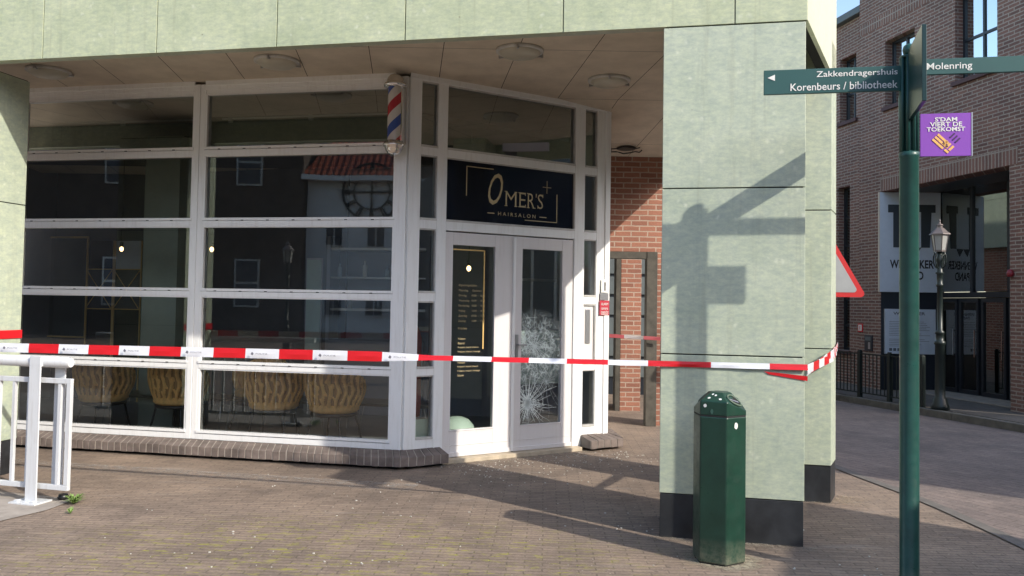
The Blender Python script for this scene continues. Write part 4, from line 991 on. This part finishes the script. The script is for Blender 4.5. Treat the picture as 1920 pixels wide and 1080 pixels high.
# flag sign
fs_ = empty('flag_sign', (PX, PY, 0), ar, 'purple square sign with white words and orange woven mark on the signpost', 'sign')
part('panel', M['purple'], fs_, MB().box(0.056, 0.315, -0.006, 0.006, 2.352, 2.588), bevel=0.001)
part('edge_trim', M['steel'], fs_, MB().box(0.315, 0.321, -0.008, 0.008, 2.350, 2.590))
part('lettering', M['lettering'], fs_, join(text_mb("S'DAM", 0.130, 0.243, 2.543, 2.567, -0.0085, 0.02), text_mb('VIERT DE', 0.105, 0.268, 2.515, 2.540, -0.0085, 0.02), text_mb('TOEKOMST', 0.088, 0.283, 2.488, 2.512, -0.0085, 0.02)))
lg = MB(); ld = MB()
def stick(mb, cx_, cz_, L_, W2, a):
    ca, sa = math.cos(a), math.sin(a)
    pts = [(cx_+x*ca-z*sa, cz_+x*sa+z*ca) for x, z in ((-L_/2, -W2/2), (L_/2, -W2/2), (L_/2, W2/2), (-L_/2, W2/2))]
    mb.prism_xz(pts, -0.0085, -0.006)
c0x, c0z = 0.186, 2.425
for i in range(3):      # three bars down-right
    o_ = (i-1)*0.019; stick(lg, c0x-0.028+o_*0.7, c0z+0.008+o_*0.7, 0.075, 0.0125, R(-45))
for i in range(3):
    o_ = (i-1)*0.021; stick(lg, c0x+0.012+o_*.7, c0z-0.012-o_*.7-0.004, 0.032, 0.0125, R(45))
stick(lg, c0x+0.002, c0z-0.046, 0.026, 0.0125, R(-45))
for i in range(3):
    o_ = (i-1)*0.019; stick(ld, c0x+0.046+o_*.7, c0z+0.026-o_*.7, 0.034, 0.008, R(45))
for i in range(2):
    o_ = (i-.5)*0.021; stick(ld, c0x-0.004+o_*.7, c0z-0.012-o_*.7, 0.012, 0.014, R(45))
part('emblem', M['orange'], fs_, lg); part('emblem_dark', M['darkpurple'], fs_, ld)

# ================================================================== WHITE RAILING
RROT = R(-15)
e = empty('railing', (-3.39, 6.26, 0), RROT, 'white tubular railing with vertical bars on a concrete pad at the left edge', 'railing', 'white railings')
part('handrail', M['rail'], e, MB().tube([(-2.6, 0, 1.022), (0.26, 0, 1.022), (0.285, 0, 1.022)], [0.041, 0.041, 0.034], 24))
def rpost(x):
    p = part('post', M['rail'], e, MB().box(x-0.05, x+0.05, -0.055, -0.043, 0.012, 1.0).box(x-0.05, x+0.05, -0.055, 0.012, 0.99, 1.064), bevel=0.004)
    part('post', M['rail'], e, MB().box(x+0.085, x+0.175, 0.045, 0.06, 0.1, 0.99), bevel=0.003)
    part('foot_plate', M['rail'], p, MB().box(x-0.13, x+0.10, -0.12, 0.05, 0.004, 0.016).box(x-.1, x-.07, -.1, -.07, .016, .03).box(x+.04, x+.07, -.1, -.07, .016, .03), bevel=0.002)
rpost(0.02); rpost(-1.78)
mb = MB().box(-2.6, 0.30, -0.012, 0.018, 0.868, 0.905).box(-2.6, 0.30, -0.012, 0.018, 0.10, 0.137).box(0.262, 0.30, -0.012, 0.018, 0.137, 0.868)
part('infill_frame', M['rail'], e, mb, bevel=0.003)
x = -2.5
k = 0
while x < 0.2:
    if abs(x-0.02) > 0.07: part('bar', M['rail'], e, MB().box(x-0.012, x+0.012, -0.009, 0.015, 0.138, 0.867))
    x += 0.135
# the railing continues behind the camera; it shows mirrored in the shop glass
r2 = copy_tree(e); r2.location = (-2.2, -0.35, 0); r2.rotation_euler = (0, 0, R(-24+180)); r2['label'] = 'white tubular railing behind the camera, mirrored in the low panes'
r3 = copy_tree(e); r3.location = (-4.9, 0.9, 0); r3.rotation_euler = (0, 0, R(-24+180)); r3['label'] = 'white tubular railing mirrored at the left of the low panes'

# weeds
WS = 1
def weed(x, y, s, n, label):
    mb = MB(); rr_ = random.Random(n)
    for i in range(n):
        a = rr_.uniform(0, 6.28); L_ = s*rr_.uniform(.5, 1); h = s*rr_.uniform(.25, .75); wd = s*rr_.uniform(.04, .09)
        ca, sa = math.cos(a), math.sin(a); pr = None
        for t in (0, .35, .7, 1):
            w2 = wd*(math.sin(t*2.9+.25)); q = [(x+ca*L_*t-sa*w2, y+sa*L_*t+ca*w2, h*math.sin(t*2.0)+.004), (x+ca*L_*t+sa*w2, y+sa*L_*t-ca*w2, h*math.sin(t*2.0)+.004)]
            if pr: mb.add([pr[0], pr[1], q[1], q[0]], [(0, 1, 2, 3)])
            pr = q
    return tag(mb.build('weed', M['leaf']), label, 'weed')
weed(-3.07, 6.20, 0.095, 70, 'bright green leafy weed beside the foot of the white railing')
weed(-2.95, 5.92, 0.06, 16, 'tiny flat weed just in front of the larger green one')
tag(MB().lathe([(0, 0), (.03, 0), (.04, .02), (.03, .045), (0, .05)], 10).build('stone_lump', M['black'], loc=(-3.21, 6.33, 0)), 'small dark lump on the ground by the railing foot', 'stone')
# glass crumbs and grit
mb = MB(); rr_ = random.Random(11)
for i in range(420):
    if i < 250:
        t = rr_.uniform(0.3, 2.4); d_ = abs(rr_.gauss(0, 0.45))+.1; lx, ly = DL(t, -d_-.1); x, y, _ = S2W(lx, ly)
    else: x, y = rr_.uniform(-2.6, 2.3), rr_.uniform(3.8, 7.4)
    s = rr_.uniform(.002, .0065); a = rr_.uniform(0, 3)
    mb.obox((x, y), a, s, s*rr_.uniform(.4, 1), 0.001, 0.002+s*.6)
tag(mb.build('glass_crumbs', mat('glass_crumb', (.62, .6, .54), .4, var=0)), 'white crumbs of broken glass and grit scattered over the paving', 'glass crumbs', kind='stuff')

# ================================================================== TRAFFIC SIGN
e = empty('traffic_sign', (3.62, 9.5, 0), R(-6), 'white triangular warning sign with red border half hidden by the far column', 'traffic sign')
h = 0.72; zb = 1.665; hw = 0.41
def tri(s, r=0.04):
    pts = []
    cz = zb+h/3
    for k, (x, z) in enumerate(((-hw, zb), (hw, zb), (0, zb+h))):
        dx, dz_ = x*s, (z-cz)*s
        a0 = [R(210), R(330), R(90)][k]
        for j in range(-3, 4): 
            a = a0+R(20)*j; pts.append((dx*.93+r*s*math.cos(a), cz+dz_*.93+r*s*math.sin(a)))
    return pts
part('panel', mat('sign_red', (.55, .03, .03), .4, var=0), e, MB().prism_xz(tri(1.0), -0.006, 0.006))
part('face', mat('sign_white', (.34, .35, .35), .5, var=.05), e, MB().prism_xz(tri(.80), -0.009, -0.006))
part('pole', M['steel'], e, MB().lathe([(0, 0), (.03, 0), (.03, 2.4), (0, 2.4)], 16, (0, 0.045)))

# ================================================================== STREET LAMP
e = empty('street_lamp', (6.285, 12.173, 0.10), R(20), 'old style black lantern post on the far pavement before the glass entrance', 'street lamp')
e.scale = (0.82, 0.82, 1)
part('post', M['lampgreen'], e, MB().lathe([(0, 0), (.15, 0), (.15, .06), (.125, .09), (.115, .16), (.085, .18), (.085, .30), (.08, .92), (.095, .93), (.095, .97), (.07, .98), (.065, 1.07), (.08, 1.08), (.08, 1.11), (.048, 1.13), (.045, 1.75), (.06, 1.76), (.06, 1.79), (.048, 1.80), (.05, 1.93), (.075, 1.95), (.05, 1.97), (.045, 2.1), (.065, 2.14), (.05, 2.17), (.04, 2.26), (0, 2.26)], 20))
sc_ = MB()
for s in (-1, 1):
    for k in range(2):
        a = R(90*k+10); pts = [(s*(.05+.07*math.sin(t*.5))*math.cos(a), s*(.05+.07*math.sin(t*.5))*math.sin(a), 2.02+.04*t-.02*math.sin(t)) for t in range(6)]
        sc_.tube(pts, .012, 6)
sc_.tube([(-.13, 0, 2.24), (-.07, 0, 2.2), (.07, 0, 2.2), (.13, 0, 2.24)], .007, 6)
part('scroll_bracket', M['lampgreen'], e, sc_)
lan = MB(); 
ln = part('lantern', M['opal'], e, MB().lathe([(.001, 2.27), (.093, 2.27), (.135, 2.50), (.001, 2.50)], 6, smooth=False))
fr_ = MB().lathe([(.0, 2.255), (.10, 2.255), (.10, 2.28), (.0, 2.28)], 6, smooth=False)
for k in range(6):
    a = 2*math.pi*k/6; fr_.tube([(.096*math.cos(a), .096*math.sin(a), 2.27), (.138*math.cos(a), .138*math.sin(a), 2.50)], .008, 6)
part('frame', M['copper'], ln, fr_)
part('roof', M['copper'], e, MB().lathe([(.175, 2.50), (.17, 2.515), (.13, 2.54), (.09, 2.575), (.06, 2.60), (.045, 2.605), (.045, 2.63), (.06, 2.635), (.05, 2.65), (.02, 2.66), (.012, 2.69), (.018, 2.70), (.004, 2.73)], 6, smooth=False))

# ================================================================== FENCE ON THE FAR PAVEMENT
def fence_run(P, label):
    (x0, y0), (x1, y1) = P; L_ = math.hypot(x1-x0, y1-y0); a = math.atan2(y1-y0, x1-x0)
    e = empty('railing_fence', (x0, y0, .1), a, label, 'fence')
    part('rail', M['lampgreen'], e, MB().box(0, L_, -.012, .012, .69, .71).box(0, L_, -.01, .01, .07, .09))
    n = int(L_/0.085); mb = MB()
    for i in range(1, n): part('bar', M['lampgreen'], e, MB().box(i*L_/n-.006, i*L_/n+.006, -.006, .006, .09, .69))
    m_ = max(1, round(L_/0.68))
    for i in range(m_+1): part('post', M['lampgreen'], e, MB().box(i*L_/m_-.03, i*L_/m_+.03, -.03, .03, 0, .74).box(i*L_/m_-.022, i*L_/m_+.022, -.022, .022, .74, .76), bevel=.003)
fence_run(((6.165, 12.44), (5.42, 15.0)), 'black metal bar fence along the kerb behind the signpost')
fence_run(((6.18, 12.50), (6.9, 14.6)), 'black metal bar fence turning back towards the brick wall')

# ================================================================== BRICK BUILDING (right)
C0 = (7.263, 12.126); CROT = R(-79.8)
e = empty('brick_building', (*C0, 0), CROT, 'dark red brick building with tall glass entrance and grid windows', 'building')
bld = e
def wall_with_holes(x0, x1, z0, z1, y0, y1, holes):
    xs_ = sorted({x0, x1, *[h_[0] for h_ in holes], *[h_[1] for h_ in holes]}); zs = sorted({z0, z1, *[h_[2] for h_ in holes], *[h_[3] for h_ in holes]})
    mb = MB()
    for a, b in zip(xs_[:-1], xs_[1:]):
        run = None
        for c, d in zip(zs[:-1], zs[1:]):
            inside = any(h_[0] <= a and b <= h_[1] and h_[2] <= c and d <= h_[3] for h_ in holes)
            if inside:
                if run: mb.box(a, b, y0, y1, *run); run = None
            else: run = (run[0], d) if run else (c, d)
        if run: mb.box(a, b, y0, y1, *run)
    return mb
w1 = (-2.87, -2.07, 5.10, 6.28); w2 = (-1.10, -0.22, 5.10, 6.50); w0 = (-4.47, -3.93, 5.15, 6.40); wl = (-4.55, -4.13, 0.72, 3.88)
w3 = (-6.2, -5.4, 5.15, 6.4); 
part('wall', M['brick_purple'], e, wall_with_holes(-3.64, 0.62, 0, 8.6, 0, 0.3, [(-3.0, 0.0, 0, 3.61), w1, w2]))
part('side_wall', M['brick_purple'], e, MB().box(0.32, 0.62, 0.3, 8, 0, 8.6).box(-3.64, -3.34, 1.2, 8, 4, 8.6))
part('wing_wall', M['brick_purple'], e, wall_with_holes(-9.5, -3.64, 0, 7.08, 0.12, 0.42, [w0, wl, w3, (-6.2, -5.4, .8, 3.4)]))
part('gutter', M['lead'], e, MB().box(-9.6, -3.642, 0.0, 0.5, 7.082, 7.22), bevel=.01)
part('roof', M['lead'], e, MB().box(-9.5, -3.645, 0.3, 8, 7.0, 7.20).box(-3.7, 0.66, -0.06, 8, 8.6, 8.75))
part('soldier_course', M['soldier'], e, MB().box(-3.0, 0.16, -0.006, -0.001, 3.615, 3.86))
mb = MB().box(-3.64, 0.62, -0.004, -0.001, 6.60, 6.80)
part('brick_band', M['soldier'], e, mb)
def window(hole, nx, zs_, y=0.14, g='glass_sky', sill=True, fx_=None, wing=0):
    x0, x1, z0, z1 = hole; fw_ = 0.045
    f = MB().box(x0, x0+fw_, y, y+.06, z0, z1).box(x1-fw_, x1, y, y+.06, z0, z1).box(x0+fw_, x1-fw_, y, y+.06, z0, z0+fw_).box(x0+fw_, x1-fw_, y, y+.06, z1-fw_, z1)
    for i in range(1, nx):
        xx = x0+(x1-x0)*i/nx; f.box(xx-.018, xx+.018, y+.002, y+.058, z0+fw_, z1-fw_)
    for zz in zs_: f.box(x0+fw_, x1-fw_, y+.004, y+.056, zz-.02, zz+.02)
    o = part('window', M['framegrey'], bld, f)
    part('pane', M[g], o, MB().box(x0+fw_-.01, x1-fw_+.01, y+.025, y+.032, z0+fw_-.01, z1-fw_+.01))
    part('backing', M['dark'], o, MB().box(x0-.1, x1+.1, 1.1, 1.15, z0-.1, z1+.1))
    if sill: part('sill', mat('window_sill', (.10, .055, .055), .8), o, MB().box(x0-.05, x1+.05, wing-.05, wing+.14, z0-.07, z0-.001), bevel=.004)
window(w1, 2, [5.75]); window(w2, 2, [5.75, 6.42]); window(w0, 2, [5.70], y=.26, wing=.12); window(w3, 2, [5.7], y=.26, wing=.12)
window(wl, 2, [1.2, 1.7, 2.2, 2.75, 3.3], y=.26, g='glass_dark', wing=.12); window((-6.2, -5.4, .8, 3.4), 2, [1.5, 2.2, 2.8], y=.26, g='glass_dark', wing=.12)
# glazed entrance, set back one metre
f = MB(); GY = 0.97
for x in (-2.76, -1.96, -1.14): f.box(x-.03, x+.03, GY, GY+.09, 1.83, 3.72)
f.box(-2.79, 0.3, GY-.02, GY+.10, 1.74, 1.83)
f.box(-1.11, 0.3, GY, GY+.09, .1, 1.74) if False else None
part('glazing_frame', M['framegrey'], e, f)
part('entrance_ceiling', M['framegrey'], e, MB().box(-3.0, 0.0, 0.3, GY+.1, 3.61, 3.75))
part('upper_pane', M['glass_dark'], e, MB().box(-2.73, -1.99, GY+.03, GY+.036, 1.84, 3.7)); part('upper_pane', M['glass_dark'], e, MB().box(-1.93, -1.17, GY+.03, GY+.036, 1.84, 3.7)); part('upper_pane', M['glass_dark'], e, MB().box(-1.11, -0.02, GY+.03, GY+.036, 1.84, 3.7))
for (a, b) in ((-2.76, -2.30), (-2.26, -1.80), (-1.74, -1.20), (-1.14, -0.05)):
    d = part('entrance_door', M['framegrey'], e, MB().box(a, a+.05, GY, GY+.06, .12, 1.735).box(b-.05, b, GY, GY+.06, .12, 1.735).box(a+.05, b-.05, GY, GY+.06, 1.66, 1.735).box(a+.05, b-.05, GY, GY+.06, .12, .19))
    part('pane', M['glass_dark'], d, MB().box(a+.045, b-.045, GY+.028, GY+.034, .18, 1.67))
    if b < -1: part('handle', M['chrome'], d, MB().box(b-.035, b-.02, GY-.06, GY-.045, .75, 1.2).box(b-.035, b-.02, GY-.05, GY, .77, .785).box(b-.035, b-.02, GY-.05, GY, 1.165, 1.18))
part('door_step', M['concrete'], e, MB().box(-3.0, 0, 0.32, GY, 0.05, 0.115))
part('inner_wall', M['dark'], e, MB().box(-3.4, 0.3, 4.0, 4.1, 0, 3.9).box(0.2, 0.3, 1.0, 4, 0, 3.9))
part('inner_column', M['tan'], e, MB().box(-2.56, -2.26, 1.75, 2.2, 0.1, 3.7))
part('inner_desk', M['tan'], e, MB().box(-2.3, -1.9, 2.0, 2.3, 0.1, 1.0).box(-1.2, -.7, 2.0, 2.3, .1, .95))
part('ceiling_light', mat('office_lamp', (1, 1, .95), .5, var=0, emis=((1, .95, .8), 3)), e, MB().lathe([(0, 3.50), (.06, 3.50), (.06, 3.54), (0, 3.54)], 16, (-1.72, 1.6)))
# entrance reveal with the sign panel and the notice board
rvp = dict(loc=(-3.0, 0.0, 0), rot=R(76.5))
wp = part('reveal_wall', M['framegrey'], e, MB().box(0.0, 1.04, 0.002, 0.14, 0.1, 3.60), **rvp)
sp = part('name_panel', M['panelgrey'], e, MB().box(-0.03, 1.02, -0.05, 0.0, 1.83, 3.60), **rvp)
part('panel_edge', M['soffit'], sp, MB().box(-0.045, -0.031, -0.05, 0.0, 1.83, 3.60))
lt = MB()
lt.prism_xz([(0.11, 3.38), (0.40, 3.38), (0.40, 3.25), (0.355, 3.25), (0.355, 2.62), (0.20, 2.62), (0.20, 3.24), (0.11, 3.24)], -0.056, -0.051)
lt.prism_xz([(0.64, 3.38), (0.93, 3.38), (0.93, 3.24), (0.86, 3.24), (0.83, 2.62), (0.68, 2.62), (0.68, 3.25), (0.64, 3.25)], -0.056, -0.051)
lt.prism_xz([(0.33, 2.62), (0.68, 2.62), (0.60, 2.48), (0.50, 2.62), (0.40, 2.48)], -0.0565, -0.0515)
part('emblem', mat('panel_dark_letter', (.035, .045, .055), .5, var=0), sp, lt)
part('lettering', M['ink'], sp, join(text_mb('WENNEKER', 0.14, 0.90, 2.25, 2.40, -0.054, 0.03), text_mb('PAND', 0.35, 0.72, 2.05, 2.20, -0.054, 0.03)))
nb = part('notice_board', M['panelgrey'], e, MB().box(0.06, 0.93, -0.05, 0.0, 0.74, 1.53), **rvp)
tt = join(text_mb('WENNEKER\nPAND', 0.2, 0.75, 1.36, 1.48, -0.052, 0.02))
rr_ = random.Random(5)
for i in range(14):
    z = 1.31-.03*i-(.04 if i > 8 else 0); L_ = rr_.uniform(.4, .72); tt.box(.13, .13+L_, -.052, -.0505, z-.006, z)
for x in (.13, .2, .27): tt.box(x, x+.05, -.052, -.0505, .79, .84)
part('lettering', mat('board_print', (.10, .11, .13), .5, var=0), nb, tt)
# small things on the brick wall
o = empty('fire_notice', (*C0, 0), CROT, 'small white notice with red border on the brick wall by the entrance', 'sign')
part('panel', M['red'], o, MB().box(-3.66, -3.52, -.015, 0, 1.10, 1.25)); part('face', M['lettering'], o, MB().box(-3.64, -3.54, -.018, -.015, 1.12, 1.23)); part('mark', M['red'], o, MB().box(-3.60, -3.58, -.02, -.018, 1.14, 1.21))
o = empty('intercom', (*C0, 0), CROT, 'dark intercom panel with pale buttons on the brick wall', 'intercom')
part('panel', M['framegrey'], o, MB().box(-3.45, -3.22, -.02, 0, .76, 1.05), bevel=.003); part('button_strip', M['steel'], o, MB().box(-3.33, -3.27, -.026, -.02, .80, .92)); part('speaker', M['lead'], o, MB().box(-3.42, -3.26, -.024, -.02, .95, 1.02))
o = tag(MB().lathe([(0, -.05), (.04, -.05), (.05, 0), (.03, .05), (0, .06)], 12).build('alarm_bell', mat('alarm_red', (.25, .02, .03), .4, var=0), loc=(7.27-.03, 12.08, 2.06)), 'small dark red alarm on the brick pier right of the entrance', 'alarm')

# ================================================================== OTHER BUILDINGS ROUND THE SQUARE (mirrored in the glass), WITH BLOCKS ADDED TO CAST SHADE
e = empty('road_occluder', (0, 0, 0), 0, 'unseen low flat roofed pale green block added beyond the right edge to shade the road', 'building')  # block added out of view for road shade and a pale door reflection
def PA(perp, al): return (perp*.66-al*.751, perp*.751+al*.66)
def blk(corners, h_): return MB().prism([PA(*c_) for c_ in corners], 0, h_)
part('wall', mat('pale_green_render', (.40, .46, .40), .8), e, blk([(8.0, -2.6), (8.0, -8), (13.4, -8), (13.4, -2.6)], 4.45)); part('roof', M['lead'], e, blk([(7.98, -2.58), (7.98, -8), (13.42, -8), (13.42, -2.58)], 4.55).prism([PA(9, -4), PA(9, -5), PA(10, -5), PA(10, -4)], 4.55, 4.9))
for k in range(4):
    a, b = PA(8.6+k*1.25, -2.585), PA(9.3+k*1.25, -2.585); am = math.atan2(b[1]-a[1], b[0]-a[0])
    wn = part('window', M['lettering'], e, MB().obox(((a[0]+b[0])/2, (a[1]+b[1])/2), am, .4, .03, 1.0, 3.0)); part('pane', M['glass_dark'], wn, MB().obox(((a[0]+b[0])/2, (a[1]+b[1])/2), am, .34, .034, 1.07, 2.93))
e = empty('occluder', (0, 0, 0), 0, 'unseen kiosk beyond the right edge, shading the foreground', 'occluder')  # block added out of view, shaped to shade the foreground
part('wall', M['lead'], e, blk([(1.5, -4.55), (1.5, -6.6), (6.5, -5.4), (6.5, -2.75)], 2.95)); part('roof', M['framegrey'], e, blk([(1.45, -3.90), (1.45, -6.8), (6.58, -5.4), (6.58, -2.22)], 3.0))
part('shutter', M['steel'], e, blk([(2.5, -4.40), (2.5, -4.5), (5.0, -3.62), (5.0, -3.50)], 2.2))

def mirror_pt(xv, d):
    n = An; k = 7.4729; p = Vector((xv, d)); q = p-n*2*(n.dot(p)-k); return q
q = mirror_pt(0, 34)
e = empty('clock_house', (q.x, q.y, 0), R(-24.14), 'white rendered house with red tiled roof and big skeleton clock, behind the camera', 'building')
S_ = 34/1592.
def vx(px): return (px-941)*S_
part('wall', M['render'], e, MB().box(vx(572), vx(572)+26, -8, 0, 0, 6.6))
rf = MB().add([(vx(566), 0.5, 6.5), (vx(572)+26.4, 0.5, 6.5), (vx(572)+24, -4, 10.2), (vx(645), -4, 10.2)], [(0, 1, 2, 3)]).add([(vx(566), 0.5, 6.45), (vx(566), -8.5, 6.45), (vx(645), -4, 10.2)], [(0, 1, 2)]).add([(vx(566), -8.5, 6.45), (vx(572)+26.4, -8.5, 6.45), (vx(572)+24, -4, 10.2), (vx(645), -4, 10.2)], [(0, 1, 2, 3)])
part('roof', M['roofred'], e, rf); part('gutter', M['render'], e, MB().box(vx(566), vx(572)+26.4, .3, .6, 6.3, 6.5))
ck_ = MB(); cxk, czk, rk = vx(694), 5.9, 1.15
def ring(mb, r, w2, n=48):
    for i in range(n):
        a, b = 2*math.pi*i/n, 2*math.pi*(i+1)/n
        mb.prism_xz([(cxk+(r-w2)*math.cos(a), czk+(r-w2)*math.sin(a)), (cxk+(r+w2)*math.cos(a), czk+(r+w2)*math.sin(a)), (cxk+(r+w2)*math.cos(b), czk+(r+w2)*math.sin(b)), (cxk+(r-w2)*math.cos(b), czk+(r-w2)*math.sin(b))], .05, .12)
ring(ck_, rk, .04); ring(ck_, rk*.62, .03)
for i in range(12):
    a = i*math.pi/6
    for o_ in (-.05, .05):
        p0, p1 = Vector((math.cos(a+o_), math.sin(a+o_)))*rk*.66, Vector((math.cos(a+o_), math.sin(a+o_)))*rk*.96; t_ = Vector((-math.sin(a), math.cos(a)))*.03
        ck_.prism_xz([(cxk+p0.x-t_.x, czk+p0.y-t_.y), (cxk+p0.x+t_.x, czk+p0.y+t_.y), (cxk+p1.x+t_.x, czk+p1.y+t_.y), (cxk+p1.x-t_.x, czk+p1.y-t_.y)], .05, .12)
ck_.prism_xz([(cxk-rk, czk-.03), (cxk+rk, czk-.03), (cxk+rk, czk+.03), (cxk-rk, czk+.03)], .05, .11); ck_.prism_xz([(cxk-.03, czk-rk), (cxk+.03, czk-rk), (cxk+.03, czk+rk), (cxk-.03, czk+rk)], .05, .115)
part('clock', M['black'], e, ck_)
for px_ in (625, 703, 780, 850, 920, 990, 1060, 1130):
    for z0 in (3.7, .9):
        f = part('window', M['render'], e, MB().box(vx(px_)-.38, vx(px_)+.38, .0, .08, z0, z0+1.1)); part('pane', M['dark'], f, MB().box(vx(px_)-.32, vx(px_)-.03, .08, .1, z0+.05, z0+1.04).box(vx(px_)+.03, vx(px_)+.32, .08, .1, z0+.05, z0+1.04))
e = empty('dark_brick_house', (q.x, q.y, 0), R(-24.14), 'row of dark brown brick houses behind the camera, mirrored in the left panes', 'building')
part('wall', M['brick_dark'], e, MB().box(-40, vx(570), -8, .5, 0, 9.2)); part('roof', M['lead'], e, MB().box(-40, vx(568), -8.2, .7, 9.2, 9.5))
for k in range(5):
    for z0 in (6.0, 1.2):
        x = vx(470)-k*5.2
        f = part('window', M['bead'], e, MB().box(x-.5, x+.5, .5, .6, z0, z0+1.9)); part('pane', M['dark'], f, MB().box(x-.42, x+.42, .6, .62, z0+.08, z0+.9).box(x-.42, x+.42, .6, .62, z0+1.0, z0+1.82))
# mirrored street lantern
q2 = mirror_pt(-4.3, 17)
lsrc = [o for o in bpy.data.objects if o.name == 'street_lamp'][0]; l2 = copy_tree(lsrc); l2.location = (q2.x, q2.y, 0); l2.scale = (.82, .82, 1); l2['label'] = 'old style black lantern post behind the camera, mirrored in the window'

e = empty('sky_blocking_houses', (27, -21, 0), R(48.7), 'unseen row of brown brick houses added far beyond the right edge to block sky reflections', 'building')  # added out of view to keep sky out of the side pane reflections
part('wall', M['brick_dark'], e, MB().box(-32, 34, -4, 4, 0, 9.5)); part('roof', M['roofred'], e, MB().prism_xz([(-32, 9.5), (34, 9.5), (33, 11.5), (-31, 11.5)], -2, 2))
for k in range(12):
    f = part('window', M['render'], e, MB().box(-30+k*5, -28+k*5, 4, 4.1, 2, 4.4).box(-30+k*5, -28+k*5, 4, 4.1, 5.6, 8)); part('pane', M['dark'], f, MB().box(-29.85+k*5, -28.15+k*5, 4.1, 4.12, 2.15, 4.25).box(-29.85+k*5, -28.15+k*5, 4.1, 4.12, 5.75, 7.85))

e = empty('reception_cabinet', (*S2(*DL(2.12, 0.9)), 0.05), DXW, 'pale green cabinet inside behind the broken door glass', 'cabinet')
part('body', M['palegreen'], e, MB().box(-0.25, 0.35, 0, 0.4, 0.62, 1.15), bevel=.006); part('drawer', M['palegreen'], e, MB().box(-0.22, 0.32, -0.015, 0, 0.55, 0.82), bevel=.004); part('drawer', M['palegreen'], e, MB().box(-0.22, 0.32, -0.015, 0, 0.86, 1.06), bevel=.004)
part('frame', M['steel'], e, MB().box(-0.25, -0.22, 0.1, 0.13, 1.10, 1.75).box(-0.22, 0.35, 0.1, 0.13, 1.72, 1.75))
